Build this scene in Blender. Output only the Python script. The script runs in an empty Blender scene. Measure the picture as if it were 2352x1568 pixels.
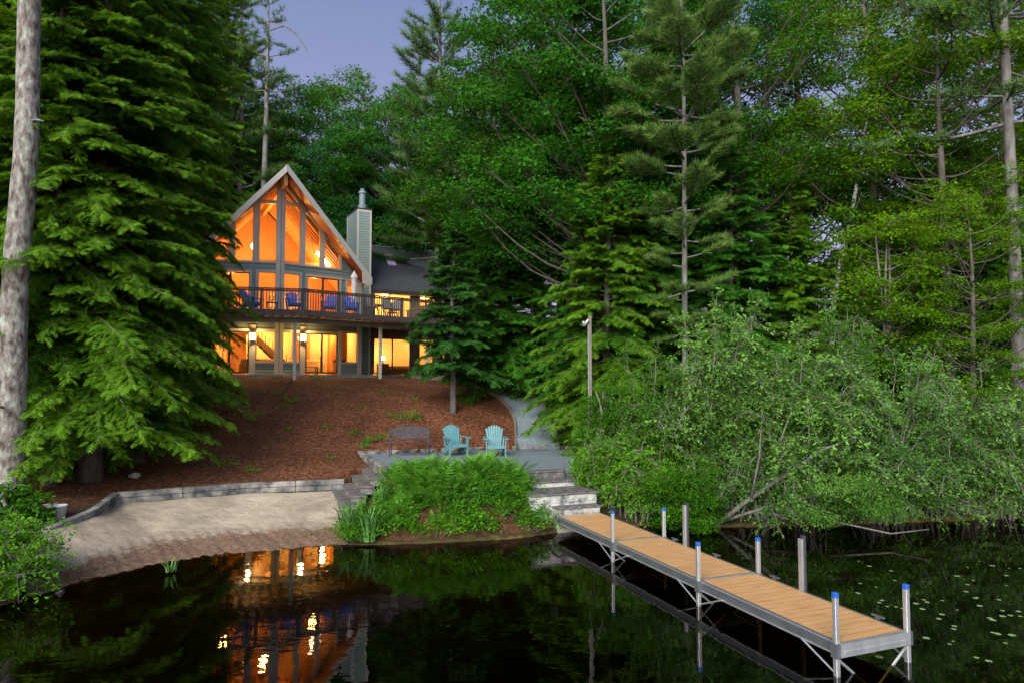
import bpy, math, random
import numpy as np
from mathutils import Vector, Matrix
random.seed(7); rng = np.random.default_rng(11)
S = bpy.context.scene; COL = S.collection
sin, cos, pi, R = math.sin, math.cos, math.pi, math.radians

# ------------------------------------------------------------------ camera, sky, sun, exposure
F_ = 1568.0; PITCH = math.atan(81/1568.0); CZ = 3.95
cam = bpy.data.cameras.new('camera'); co = bpy.data.objects.new('camera', cam); COL.objects.link(co)
cam.sensor_width = 36; cam.lens = 24.0; cam.clip_end = 2000; cam.clip_start = 0.1
co.location = (0, 0, CZ); co.rotation_euler = (R(90)+PITCH, 0, 0); S.camera = co
SUN_EL, SUN_AZ = 30.0, 200.0     # azimuth clockwise from +Y: behind the camera, to its left
w = bpy.data.worlds.new('World'); S.world = w; w.use_nodes = True
nt = w.node_tree; nt.nodes.clear()
out = nt.nodes.new('ShaderNodeOutputWorld'); bg = nt.nodes.new('ShaderNodeBackground')
sky = nt.nodes.new('ShaderNodeTexSky'); sky.sky_type = 'NISHITA'; sky.sun_disc = False
sky.sun_elevation = R(SUN_EL); sky.sun_rotation = R(SUN_AZ); sky.air_density = 1.0; sky.dust_density = 1.0; sky.ozone_density = 3.0
tc = nt.nodes.new('ShaderNodeTexCoord'); sx = nt.nodes.new('ShaderNodeSeparateXYZ')
nt.links.new(tc.outputs['Generated'], sx.inputs[0])
rp = nt.nodes.new('ShaderNodeValToRGB')     # dusk colour by height above the horizon
rp.color_ramp.elements[0].position = 0.0; rp.color_ramp.elements[0].color = (6.6, 5.2, 6.6, 1)
rp.color_ramp.elements[1].position = 1.0; rp.color_ramp.elements[1].color = (2.6, 2.8, 5.0, 1)
e = rp.color_ramp.elements.new(0.22); e.color = (4.8, 4.8, 7.4, 1)
e = rp.color_ramp.elements.new(0.5); e.color = (2.6, 3.15, 5.8, 1)
nt.links.new(sx.outputs['Z'], rp.inputs[0])
mx = nt.nodes.new('ShaderNodeMixRGB'); mx.inputs[0].default_value = 0.72
nt.links.new(sky.outputs[0], mx.inputs[1]); nt.links.new(rp.outputs[0], mx.inputs[2])
gl = nt.nodes.new('ShaderNodeMath'); gl.operation = 'MULTIPLY_ADD'; gl.inputs[1].default_value = -1.0; gl.inputs[2].default_value = 0.1; gl.use_clamp = True   # after-sunset glow on the lake side
nt.links.new(sx.outputs['Y'], gl.inputs[0])
gr = nt.nodes.new('ShaderNodeValToRGB'); gr.color_ramp.elements[0].color = (1, 1, 1, 1); gr.color_ramp.elements[1].color = (3.9, 3.9, 3.1, 1); nt.links.new(gl.outputs[0], gr.inputs[0])
mg = nt.nodes.new('ShaderNodeMixRGB'); mg.blend_type = 'MULTIPLY'; mg.inputs[0].default_value = 1; nt.links.new(mx.outputs[0], mg.inputs[1]); nt.links.new(gr.outputs[0], mg.inputs[2])
nt.links.new(mg.outputs[0], bg.inputs[0]); bg.inputs[1].default_value = 0.054
nt.links.new(bg.outputs[0], out.inputs[0])
sl = bpy.data.lights.new('sun', 'SUN'); so = bpy.data.objects.new('sun', sl); COL.objects.link(so)
sl.energy = 3.7; sl.angle = R(40); sl.color = (1.0, 0.95, 0.86)
_a = R(SUN_AZ); _d = Vector((sin(_a)*cos(R(SUN_EL)), cos(_a)*cos(R(SUN_EL)), sin(R(SUN_EL))))
so.rotation_euler = (-_d).to_track_quat('-Z', 'Y').to_euler()
S.view_settings.view_transform = 'Standard'; S.view_settings.look = 'None'
S.view_settings.exposure = 0.95; S.view_settings.gamma = 1.0
S.cycles.max_bounces = 7; S.cycles.diffuse_bounces = 3; S.cycles.glossy_bounces = 3
S.cycles.transmission_bounces = 3; S.cycles.transparent_max_bounces = 12
S.cycles.caustics_reflective = False; S.cycles.caustics_refractive = False
S.cycles.sample_clamp_indirect = 4.0; S.cycles.use_denoising = True

# ------------------------------------------------------------------ survey: photo pixels (2352 wide) to world
def ray(x, y):
    a = (x-1176)/F_; b = (784-y)/F_
    return (a, cos(PITCH)-b*sin(PITCH), sin(PITCH)+b*cos(PITCH))
def Wy(x, y, Y):
    r = ray(x, y); t = Y/r[1]; return Vector((r[0]*t, Y, CZ+r[2]*t))
def Wz(x, y, z=0.0):
    r = ray(x, y); t = (z-CZ)/r[2]; return Vector((r[0]*t, r[1]*t, z))

# ------------------------------------------------------------------ scene helpers
def tag(o, label=None, cat=None, group=None, kind=None):
    if label: o['label'] = label
    if cat: o['category'] = cat
    if group: o['group'] = group
    if kind: o['kind'] = kind
    return o
def empty(name, loc=(0, 0, 0), rz=0.0, label=None, cat=None, group=None):
    o = bpy.data.objects.new(name, None); COL.objects.link(o)
    o.location = loc; o.rotation_euler = (0, 0, rz); o.empty_display_size = 0.2
    return tag(o, label, cat, group)
def copy_tree(o, parent=None, first=True):
    c = o.copy(); COL.objects.link(c)
    if parent is not None: c.parent = parent
    for ch in list(o.children): copy_tree(ch, c, False)
    return c
class MB:
    def __init__(s): s.v = []; s.f = []
    def add(s, vs, fs):
        n = len(s.v); s.v += [tuple(p) for p in vs]; s.f += [tuple(i+n for i in f) for f in fs]; return s
    def obox(s, o, ax, ay, az):
        o, ax, ay, az = Vector(o), Vector(ax), Vector(ay), Vector(az)
        v = [o, o+ax, o+ax+ay, o+ay, o+az, o+ax+az, o+ax+ay+az, o+ay+az]
        fs = [(0, 3, 2, 1), (4, 5, 6, 7), (0, 1, 5, 4), (1, 2, 6, 5), (2, 3, 7, 6), (3, 0, 4, 7)]
        if ax.cross(ay).dot(az) < 0: fs = [f[::-1] for f in fs]
        return s.add(v, fs)
    def box(s, x0, x1, y0, y1, z0, z1):
        return s.obox((x0, y0, z0), (x1-x0, 0, 0), (0, y1-y0, 0), (0, 0, z1-z0))
    def bar(s, a, b, wd, ht, up=(0, 0, 1)):
        a, b = Vector(a), Vector(b); d = (b-a); u = Vector(up); sd = d.cross(u)
        if sd.length < 1e-6: sd = d.cross(Vector((0, 1, 0)))
        sd.normalize(); u = sd.cross(d).normalized()
        return s.obox(a-sd*wd/2-u*ht/2, d, sd*wd, u*ht)
    def prism(s, poly, vec):
        n = len(poly); P = [Vector(p) for p in poly]; V = Vector(vec)
        nrm = sum(((P[i]-P[0]).cross(P[i+1]-P[0]) for i in range(1, n-1)), Vector((0, 0, 0)))
        if nrm.dot(V) > 0: P = P[::-1]
        vs = P+[p+V for p in P]
        fs = [tuple(range(n)), tuple(range(2*n-1, n-1, -1))]+[(i, n+i, n+(i+1) % n, (i+1) % n) for i in range(n)]
        return s.add(vs, fs)
    def tube(s, pts, rad, n=8, cap=True):
        pts = [Vector(p) for p in pts]
        if not hasattr(rad, '__len__'): rad = [rad]*len(pts)
        base = len(s.v); ref = Vector((0.3, 0.9, 0.2))
        for i, p in enumerate(pts):
            t = (pts[min(i+1, len(pts)-1)]-pts[max(i-1, 0)])
            t = t.normalized() if t.length > 1e-9 else Vector((0, 0, 1))
            a = t.cross(ref)
            if a.length < 0.1: a = t.cross(Vector((1, 0, 0)))
            a.normalize(); b = t.cross(a)
            for k in range(n):
                an = 2*pi*k/n; s.v.append(tuple(p+(a*cos(an)+b*sin(an))*rad[i]))
        for i in range(len(pts)-1):
            for k in range(n):
                s.f.append((base+i*n+k, base+i*n+(k+1) % n, base+(i+1)*n+(k+1) % n, base+(i+1)*n+k))
        if cap:
            s.f.append(tuple(base+k for k in range(n))[::-1]); s.f.append(tuple(base+(len(pts)-1)*n+k for k in range(n)))
        return s
    def lathe(s, prof, c=(0, 0, 0), n=16):
        base = len(s.v)
        for r_, z in prof:
            for k in range(n):
                an = 2*pi*k/n; s.v.append((c[0]+r_*cos(an), c[1]+r_*sin(an), c[2]+z))
        for i in range(len(prof)-1):
            for k in range(n):
                s.f.append((base+i*n+k, base+i*n+(k+1) % n, base+(i+1)*n+(k+1) % n, base+(i+1)*n+k))
        return s
    def build(s, name, mat, parent=None, smooth=False, bevel=0.0, label=None):
        me = bpy.data.meshes.new(name); me.from_pydata(s.v, [], s.f); me.update()
        if smooth: me.polygons.foreach_set('use_smooth', [True]*len(me.polygons))
        me.materials.append(mat); o = bpy.data.objects.new(name, me); COL.objects.link(o)
        if parent is not None: o.parent = parent
        if bevel:
            b = o.modifiers.new('bevel', 'BEVEL'); b.width = bevel; b.segments = 1; b.limit_method = 'ANGLE'
        if label: o['label'] = label
        return o

# ------------------------------------------------------------------ materials
def newmat(name):
    m = bpy.data.materials.new(name); m.use_nodes = True; n = m.node_tree; n.nodes.clear()
    o = n.nodes.new('ShaderNodeOutputMaterial'); return m, n, o
def _noise(n, scale, detail=4, coord='Object', stretch=None, rough=0.6):
    t = n.nodes.new('ShaderNodeTexCoord'); q = n.nodes.new('ShaderNodeTexNoise')
    q.inputs['Scale'].default_value = scale; q.inputs['Detail'].default_value = detail; q.inputs['Roughness'].default_value = rough
    if stretch:
        mp = n.nodes.new('ShaderNodeMapping'); mp.inputs['Scale'].default_value = stretch
        n.links.new(t.outputs[coord], mp.inputs[0]); n.links.new(mp.outputs[0], q.inputs['Vector'])
    else: n.links.new(t.outputs[coord], q.inputs['Vector'])
    return q
def _ramp(n, src, stops):
    r_ = n.nodes.new('ShaderNodeValToRGB'); cr = r_.color_ramp
    cr.elements[0].position = stops[0][0]; cr.elements[0].color = (*stops[0][1], 1)
    cr.elements[1].position = stops[-1][0]; cr.elements[1].color = (*stops[-1][1], 1)
    for p, c in stops[1:-1]: cr.elements.new(p).color = (*c, 1)
    n.links.new(src, r_.inputs[0]); return r_
def surf(name, stops, scale=4, rough=0.6, metal=0.0, bump=0.0, bscale=None, stretch=None, spec=0.4, detail=5, lines=None, lw=.2):
    """noise-coloured surface; lines=(axis, spacing, depth) adds board joints / laps as bump"""
    m, n, o = newmat(name); p = n.nodes.new('ShaderNodeBsdfPrincipled'); n.links.new(p.outputs[0], o.inputs[0])
    q = _noise(n, scale, detail, stretch=stretch); r_ = _ramp(n, q.outputs['Fac'], stops)
    n.links.new(r_.outputs[0], p.inputs['Base Color'])
    p.inputs['Roughness'].default_value = rough; p.inputs['Metallic'].default_value = metal; p.inputs['Specular IOR Level'].default_value = spec
    last = None
    if bump:
        b = n.nodes.new('ShaderNodeBump'); b.inputs['Strength'].default_value = bump; b.inputs['Distance'].default_value = 0.03
        q2 = _noise(n, bscale or scale*6, 6, stretch=stretch); n.links.new(q2.outputs['Fac'], b.inputs['Height']); last = b
    if lines:
        ax, sp, dp = lines
        t = n.nodes.new('ShaderNodeTexCoord'); x = n.nodes.new('ShaderNodeSeparateXYZ'); n.links.new(t.outputs['Object'], x.inputs[0])
        d = n.nodes.new('ShaderNodeMath'); d.operation = 'DIVIDE'; d.inputs[1].default_value = sp; n.links.new(x.outputs[ax], d.inputs[0])
        fr = n.nodes.new('ShaderNodeMath'); fr.operation = 'FRACT'; n.links.new(d.outputs[0], fr.inputs[0])
        b2 = n.nodes.new('ShaderNodeBump'); b2.inputs['Strength'].default_value = 1.0; b2.inputs['Distance'].default_value = dp; b2.invert = True
        n.links.new(fr.outputs[0], b2.inputs['Height'])
        if last: n.links.new(last.outputs[0], b2.inputs['Normal'])
        last = b2
        lt = _ramp(n, fr.outputs[0], [(0.0, (0.30,)*3), (lw*.65, (0.55,)*3), (lw, (1,)*3), (1.0, (1,)*3)])
        mm = n.nodes.new('ShaderNodeMixRGB'); mm.blend_type = 'MULTIPLY'; mm.inputs[0].default_value = 1
        n.links.new(r_.outputs[0], mm.inputs[1]); n.links.new(lt.outputs[0], mm.inputs[2]); n.links.new(mm.outputs[0], p.inputs['Base Color'])
    if last: n.links.new(last.outputs[0], p.inputs['Normal'])
    return m
def emis(name, col, st):
    m, n, o = newmat(name); e_ = n.nodes.new('ShaderNodeEmission'); e_.inputs[0].default_value = (*col, 1); e_.inputs[1].default_value = st
    n.links.new(e_.outputs[0], o.inputs[0]); return m
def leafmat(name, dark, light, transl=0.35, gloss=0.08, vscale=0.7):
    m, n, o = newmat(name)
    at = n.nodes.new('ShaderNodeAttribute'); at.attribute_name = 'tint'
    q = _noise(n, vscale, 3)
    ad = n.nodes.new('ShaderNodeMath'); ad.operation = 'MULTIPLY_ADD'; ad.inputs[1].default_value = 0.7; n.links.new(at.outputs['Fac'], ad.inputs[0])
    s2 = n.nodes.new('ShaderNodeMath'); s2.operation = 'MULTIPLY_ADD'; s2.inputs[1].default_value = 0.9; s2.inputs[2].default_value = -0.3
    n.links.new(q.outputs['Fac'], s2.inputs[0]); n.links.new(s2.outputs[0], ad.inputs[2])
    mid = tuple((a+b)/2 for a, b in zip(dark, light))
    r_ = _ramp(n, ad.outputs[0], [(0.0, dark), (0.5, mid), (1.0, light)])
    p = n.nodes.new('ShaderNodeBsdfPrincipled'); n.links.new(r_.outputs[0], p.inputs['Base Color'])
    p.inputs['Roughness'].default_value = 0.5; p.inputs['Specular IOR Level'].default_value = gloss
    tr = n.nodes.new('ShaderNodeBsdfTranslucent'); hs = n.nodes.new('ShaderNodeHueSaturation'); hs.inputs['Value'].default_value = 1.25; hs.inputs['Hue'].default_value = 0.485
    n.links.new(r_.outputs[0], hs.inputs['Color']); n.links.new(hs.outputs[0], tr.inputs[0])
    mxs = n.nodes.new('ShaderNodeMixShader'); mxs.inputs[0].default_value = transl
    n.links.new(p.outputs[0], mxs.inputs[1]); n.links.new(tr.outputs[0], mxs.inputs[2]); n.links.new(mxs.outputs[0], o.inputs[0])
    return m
def glassmat(name, tint=(1, 1, 1), refl=1.0):
    m, n, o = newmat(name)
    fr = n.nodes.new('ShaderNodeFresnel'); fr.inputs[0].default_value = 1.52
    ml = n.nodes.new('ShaderNodeMath'); ml.operation = 'MULTIPLY'; ml.inputs[1].default_value = refl; n.links.new(fr.outputs[0], ml.inputs[0]); ml.use_clamp = True
    t = n.nodes.new('ShaderNodeBsdfTransparent'); t.inputs[0].default_value = (*tint, 1)
    g = n.nodes.new('ShaderNodeBsdfGlossy'); g.inputs['Roughness'].default_value = 0.01
    x = n.nodes.new('ShaderNodeMixShader'); n.links.new(ml.outputs[0], x.inputs[0]); n.links.new(t.outputs[0], x.inputs[1]); n.links.new(g.outputs[0], x.inputs[2])
    n.links.new(x.outputs[0], o.inputs[0]); return m
M = {}
M['siding'] = surf('siding', [(0.3, (0.17, 0.225, 0.21)), (0.7, (0.215, 0.275, 0.26))], 2, 0.7, lines=('Z', 0.155, 0.03))
M['trim'] = surf('trim', [(0.3, (0.40, 0.39, 0.345)), (0.7, (0.47, 0.455, 0.41))], 3, 0.6, bump=0.1)
M['shingle'] = surf('shingle', [(0.3, (0.028, 0.032, 0.040)), (0.5, (0.05, 0.055, 0.066)), (0.72, (0.09, 0.095, 0.11))], 9, 0.85, bump=0.6, stretch=(1, 1, 4), lines=('Z', 0.14, 0.03))
M['soffit'] = surf('soffit', [(0.3, (0.38, 0.20, 0.09)), (0.7, (0.46, 0.26, 0.12))], 3, 0.6, stretch=(6, 1, 1))
M['pine_ceiling'] = surf('pine_ceiling', [(0.3, (0.27, 0.065, 0.014)), (0.7, (0.36, 0.095, 0.022))], 2, 0.5, lines=('Y', 0.14, 0.01))
M['pine_wall'] = surf('pine_wall', [(0.3, (0.44, 0.17, 0.045)), (0.55, (0.52, 0.22, 0.06)), (0.8, (0.28, 0.10, 0.025))], 1.5, 0.5, stretch=(4, 4, 0.5))
M['rafter'] = surf('rafter', [(0.3, (0.58, 0.30, 0.10)), (0.7, (0.66, 0.37, 0.14))], 4, 0.5, stretch=(1, 1, 4))
M['plaster'] = surf('plaster', [(0.3, (0.62, 0.46, 0.25)), (0.7, (0.68, 0.52, 0.30))], 2, 0.8)
M['floor_wood'] = surf('floor_wood', [(0.3, (0.35, 0.18, 0.07)), (0.7, (0.42, 0.23, 0.09))], 3, 0.4, stretch=(1, 8, 1))
M['dark_wood'] = surf('dark_wood', [(0.3, (0.07, 0.035, 0.02)), (0.7, (0.11, 0.06, 0.03))], 4, 0.5, stretch=(1, 1, 5))
M['cedar'] = surf('cedar', [(0.3, (0.14, 0.095, 0.06)), (0.7, (0.20, 0.14, 0.09))], 3, 0.75, lines=('Z', 0.14, 0.012), stretch=(3, 3, 0.6))
M['deck_stain'] = surf('deck_stain', [(0.3, (0.062, 0.05, 0.045)), (0.7, (0.105, 0.086, 0.078))], 5, 0.7, bump=0.2)
M['deck_beam'] = surf('deck_beam', [(0.3, (0.17, 0.165, 0.15)), (0.7, (0.23, 0.22, 0.20))], 3, 0.7)
M['joist'] = surf('joist', [(0.3, (0.30, 0.20, 0.11)), (0.7, (0.38, 0.26, 0.15))], 4, 0.7)
M['concrete'] = surf('concrete', [(0.25, (0.17, 0.16, 0.145)), (0.5, (0.26, 0.25, 0.23)), (0.8, (0.36, 0.35, 0.32))], 2.5, 0.9, bump=0.3)
M['bronze'] = surf('bronze', [(0.3, (0.035, 0.026, 0.02)), (0.7, (0.05, 0.038, 0.03))], 3, 0.4)
M['glass'] = glassmat('glass', (0.92, 0.92, 0.92), 3.2)
M['skylight'] = surf('skylight', [(0.42, (0.36, 0.30, 0.62)), (0.58, (0.50, 0.30, 0.46))], 1.2, 0.12)  # lavender-pink sky reflection painted into the pane colour
M['galv'] = surf('galv', [(0.3, (0.14, 0.19, 0.21)), (0.7, (0.20, 0.26, 0.28))], 6, 0.6, metal=0.2)
M['alu'] = surf('alu', [(0.3, (0.38, 0.39, 0.40)), (0.7, (0.52, 0.53, 0.53))], 7, 0.38, metal=0.75, bump=0.05, stretch=(1, 1, 0.4))
M['alu_dark'] = surf('alu_dark', [(0.3, (0.10, 0.112, 0.122)), (0.7, (0.16, 0.172, 0.182))], 5, 0.45, metal=0.6)
M['rubber'] = surf('rubber', [(0.3, (0.02, 0.02, 0.022)), (0.7, (0.035, 0.035, 0.038))], 5, 0.6)
M['blue_cap'] = surf('blue_cap', [(0.3, (0.01, 0.07, 0.32)), (0.7, (0.015, 0.09, 0.38))], 5, 0.35)
M['blue'] = surf('blue', [(0.3, (0.008, 0.09, 0.48)), (0.7, (0.012, 0.13, 0.6))], 5, 0.45)
M['teal'] = surf('teal', [(0.3, (0.05, 0.155, 0.175)), (0.7, (0.08, 0.205, 0.225))], 4, 0.5)
M['umbrella'] = surf('umbrella', [(0.3, (0.62, 0.60, 0.58)), (0.7, (0.72, 0.70, 0.67))], 5, 0.9)
M['iron'] = surf('iron', [(0.3, (0.026, 0.031, 0.042)), (0.7, (0.05, 0.058, 0.074))], 8, 0.65, spec=0.15)
M['bucket'] = surf('bucket', [(0.3, (0.62, 0.62, 0.62)), (0.7, (0.72, 0.72, 0.72))], 4, 0.5)
M['chain'] = surf('white_line', [(0.3, (0.6, 0.6, 0.6)), (0.7, (0.7, 0.7, 0.7))], 4, 0.5)
M['stone'] = surf('stone', [(0.3, (0.13, 0.11, 0.095)), (0.5, (0.24, 0.20, 0.165)), (0.75, (0.33, 0.29, 0.25))], 4, 0.9, bump=0.6)
M['old_timber'] = surf('old_timber', [(0.36, (0.035, 0.037, 0.040)), (0.46, (0.095, 0.095, 0.092)), (0.56, (0.165, 0.160, 0.148)), (0.70, (0.25, 0.235, 0.205))], 2.6, 0.9, bump=0.5, detail=8)
M['tread'] = surf('tread', [(0.3, (0.035, 0.032, 0.034)), (0.5, (0.085, 0.078, 0.078)), (0.75, (0.17, 0.15, 0.145))], 4, 0.75, bump=0.4, detail=8, stretch=(1.5, 1, 1))
M['worn_white'] = surf('worn_white', [(0.36, (0.05, 0.052, 0.055)), (0.44, (0.18, 0.185, 0.18)), (0.52, (0.31, 0.31, 0.29)), (0.70, (0.42, 0.41, 0.38))], 3.4, 0.85, bump=0.4, detail=8)
M['pole_wood'] = surf('pole_wood', [(0.3, (0.09, 0.075, 0.06)), (0.7, (0.16, 0.135, 0.11))], 8, 0.85, stretch=(1, 1, 0.2), bump=0.3)
M['bark_pine'] = surf('bark_pine', [(0.34, (0.030, 0.023, 0.020)), (0.42, (0.085, 0.068, 0.060)), (0.50, (0.135, 0.122, 0.108)), (0.58, (0.185, 0.185, 0.165)), (0.70, (0.30, 0.325, 0.27))], 8, 0.9, bump=1.0, bscale=11, stretch=(1, 1, 0.45), detail=9)
M['bark_grey'] = surf('bark_grey', [(0.3, (0.045, 0.04, 0.036)), (0.5, (0.10, 0.095, 0.088)), (0.8, (0.21, 0.21, 0.195))], 6, 0.9, bump=0.8, bscale=14, stretch=(1, 1, 0.35), detail=7)
M['bark_twig'] = surf('bark_twig', [(0.3, (0.06, 0.054, 0.048)), (0.7, (0.17, 0.16, 0.14))], 8, 0.85)
M['bark_dark'] = surf('bark_dark', [(0.3, (0.035, 0.03, 0.025)), (0.7, (0.10, 0.09, 0.075))], 8, 0.9, bump=0.5, stretch=(1, 1, .4))
M['bark_birch'] = surf('bark_birch', [(0.33, (0.05, 0.05, 0.05)), (0.42, (0.45, 0.45, 0.43)), (0.8, (0.62, 0.62, 0.6))], 5, 0.8, stretch=(1, 1, 3.0))
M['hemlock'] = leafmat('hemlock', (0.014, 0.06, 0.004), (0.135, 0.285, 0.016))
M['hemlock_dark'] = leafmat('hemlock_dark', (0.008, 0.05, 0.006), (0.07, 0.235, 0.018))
M['fir'] = leafmat('fir', (0.008, 0.036, 0.01), (0.040, 0.130, 0.014), 0.2)
M['pine'] = leafmat('pine', (0.025, 0.07, 0.016), (0.12, 0.215, 0.055), 0.2)
M['white_pine'] = leafmat('white_pine', (0.026, 0.080, 0.010), (0.180, 0.285, 0.070), 0.25)
M['oak'] = leafmat('oak', (0.012, 0.07, 0.005), (0.068, 0.25, 0.02), 0.4)
M['oak_light'] = leafmat('oak_light', (0.022, 0.085, 0.006), (0.110, 0.270, 0.024), 0.4)
M['oak_blue'] = leafmat('oak_blue', (0.010, 0.060, 0.012), (0.050, 0.200, 0.040), 0.35)
M['maple'] = leafmat('maple', (0.03, 0.1, 0.004), (0.165, 0.32, 0.01), 0.45)
M['maple_mid'] = leafmat('maple_mid', (0.018, 0.085, 0.004), (0.095, 0.265, 0.014), 0.42)
M['alder'] = leafmat('alder', (0.014, 0.075, 0.005), (0.165, 0.345, 0.052), 0.3, 0.15)
M['alder_dark'] = leafmat('alder_dark', (0.014, 0.070, 0.006), (0.120, 0.290, 0.040), 0.3, 0.12)
M['bright'] = leafmat('bright', (0.03, 0.125, 0.003), (0.15, 0.39, 0.012), 0.4)
M['fern'] = leafmat('fern', (0.028, 0.12, 0.008), (0.165, 0.4, 0.04), 0.4)
M['iris'] = leafmat('iris', (0.05, 0.14, 0.03), (0.15, 0.32, 0.09), 0.35)
M['lily'] = leafmat('lily', (0.10, 0.16, 0.06), (0.26, 0.34, 0.16), 0.1)
WARM = (1.0, 0.60, 0.20)
M['bulb'] = emis('bulb', (1.0, 0.70, 0.32), 24)
M['globe'] = emis('globe', (1.0, 0.74, 0.36), 14)
M['shade'] = emis('shade', (1.0, 0.62, 0.24), 6)

# ------------------------------------------------------------------ terrain
shore = [(-60, 2), (-30, 8), (-18, 10), (-12, 11.2), (-8.93, 11.95), (-8.73, 12.3), (-8.45, 13.2), (-7.86, 14.1), (-7.0, 15.1), (-5.79, 15.8), (-4.1, 16.3),
         (-2.8, 16.4), (-1.55, 16.6), (0.0, 16.95), (0.71, 17.35), (2.0, 18.2), (2.9, 18.5), (4.9, 18.2), (8.5, 18.5), (14.5, 19.4), (25, 19), (45, 15), (70, 8)]
SH = np.array(shore)
def shore_sd(X, Y):
    P = np.stack([X, Y], -1); best = np.full(X.shape, 1e9)
    for i in range(len(SH)-1):
        a, b = SH[i], SH[i+1]; ab = b-a; t = np.clip(((P-a)@ab)/(ab@ab), 0, 1)
        best = np.minimum(best, np.linalg.norm(P-(a+t[..., None]*ab), axis=-1))
    return np.where(Y > np.interp(X, SH[:, 0], SH[:, 1]), best, -best)
ctl = [(-9, 32, 3.78), (-13, 30.6, 3.72), (-6, 34.6, 3.84), (-2, 37, 3.9), (-12, 40, 3.95), (-8, 45, 3.95), (-4, 42, 3.95), (-17, 33, 3.8), (2, 40, 3.95), (-10, 36, 3.9), (-10, 55, 6), (0, 55, 6.2),
       (10, 50, 5.5), (-25, 50, 5), (22, 45, 4.3), (-10, 90, 12), (20, 90, 11), (-40, 90, 10), (50, 80, 7), (-70, 50, 6), (-70, 90, 10), (80, 50, 4), (80, 100, 8),
       (-10.9, 19, .86), (-10.3, 16.2, .72), (-8, 20.2, .93), (-5.2, 20.6, .98), (-5, 25, 1.72), (-9, 25, 1.78), (-9, 28.5, 2.85), (-5, 28.5, 2.9), (-13, 25, 1.7), (-16, 28, 2.4),
       (-5.0, 23.6, 1.34), (-2.5, 24.6, 1.42), (0, 25.3, 1.42), (2, 25.7, 1.5), (0, 27.3, 2.0), (-2, 29, 2.95), (2, 28.2, 2.35), (-5.2, 21.8, 1.2), (0, 32, 3.4), (3, 32, 3.3), (-2.4, 27.6, 2.62),
       (-12.4, 17, 1.05), (-11.2, 15.3, .65), (-10.3, 13.8, .35), (-3.3, 18.7, 1.12), (-2.0, 18.6, 1.2), (-0.8, 18.8, 1.2), (0.2, 18.9, 1.12), (-2.5, 17.4, .62), (-.8, 17.6, .66), (.3, 17.9, .6), (-3.6, 17.2, .45), (-4.3, 18.6, .62),
       (-1, 20.5, 1.2), (-1, 22.5, 1.25), (2.1, 21.5, 1.1), (4, 20, .7), (8, 21, .8), (12, 22, .9), (5, 24, 1.6), (10, 26, 1.8), (15, 25, 1.5), (20, 30, 2.2), (28, 26, 1.5), (10, 35, 3), (20, 40, 4),
       (-16, 14, .8), (-20, 20, 1.6), (-25, 28, 2.5), (-30, 15, 1.5), (-30, 40, 4), (60, 30, 2), (-50, 20, 2)]+[(x, y, 0.0) for x, y in shore]
CT = np.array(ctl, float)
_D = np.linalg.norm(CT[:, None, :2]-CT[None, :, :2], axis=-1)
_n = len(CT); _A = np.zeros((_n+3, _n+3)); _A[:_n, :_n] = -_D+np.eye(_n)*0.02
_Pm = np.c_[np.ones(_n), CT[:, :2]]; _A[:_n, _n:] = _Pm; _A[_n:, :_n] = _Pm.T
_W = np.linalg.solve(_A, np.r_[CT[:, 2], 0, 0, 0])
def hland(X, Y):
    X, Y = np.asarray(X, float), np.asarray(Y, float); o_ = _W[_n]+_W[_n+1]*X+_W[_n+2]*Y
    for i in range(_n): o_ = o_-_W[i]*np.sqrt((X-CT[i, 0])**2+(Y-CT[i, 1])**2)
    return o_
BA = np.array([(-3.9, 20.1), (-5.0, 20.35), (-7.6, 19.75), (-10.5, 18.3), (-10.05, 16.6), (-10.15, 15.2), (-9.9, 14.2), (-9.4, 13.2)])   # retaining wall side
BB = np.array([(-3.6, 16.5), (-4.6, 16.2), (-5.9, 15.75), (-7.1, 15.05), (-7.9, 14.1), (-8.3, 13.5), (-8.5, 13.0), (-8.7, 12.5)])      # shoreline side
poly = np.vstack([BA, BB[::-1]])
def inpoly(X, Y, P):
    ins = np.zeros(X.shape, bool); j = len(P)-1
    for i in range(len(P)):
        xi, yi = P[i]; xj, yj = P[j]
        with np.errstate(divide='ignore', invalid='ignore'):
            c = ((yi > Y) != (yj > Y)) & (X < (xj-xi)*(Y-yi)/(yj-yi+1e-12)+xi)
        ins ^= c; j = i
    return ins
def dpoly(X, Y, P):
    Q = np.stack([X, Y], -1); best = np.full(X.shape, 1e9)
    for i in range(len(P)-1):
        a, b = P[i], P[i+1]; ab = b-a; t = np.clip(((Q-a)@ab)/(ab@ab), 0, 1)
        best = np.minimum(best, np.linalg.norm(Q-(a+t[..., None]*ab), axis=-1))
    return best
PZ = 1.28
PATIO = np.array([tuple(Wz(*p, PZ))[:2] for p in ((828, 1043), (898, 1086), (1050, 1092), (1180, 1086), (1240, 1081), (1316, 1075), (1322, 1040), (1312, 1030), (1180, 1030), (1020, 1035))])
STEPS = np.array([(-5.35, 20.0), (-4.3, 17.2), (-3.75, 17.3), (-3.55, 19.0), (-4.3, 21.2), (-4.7, 21.2)])
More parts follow.
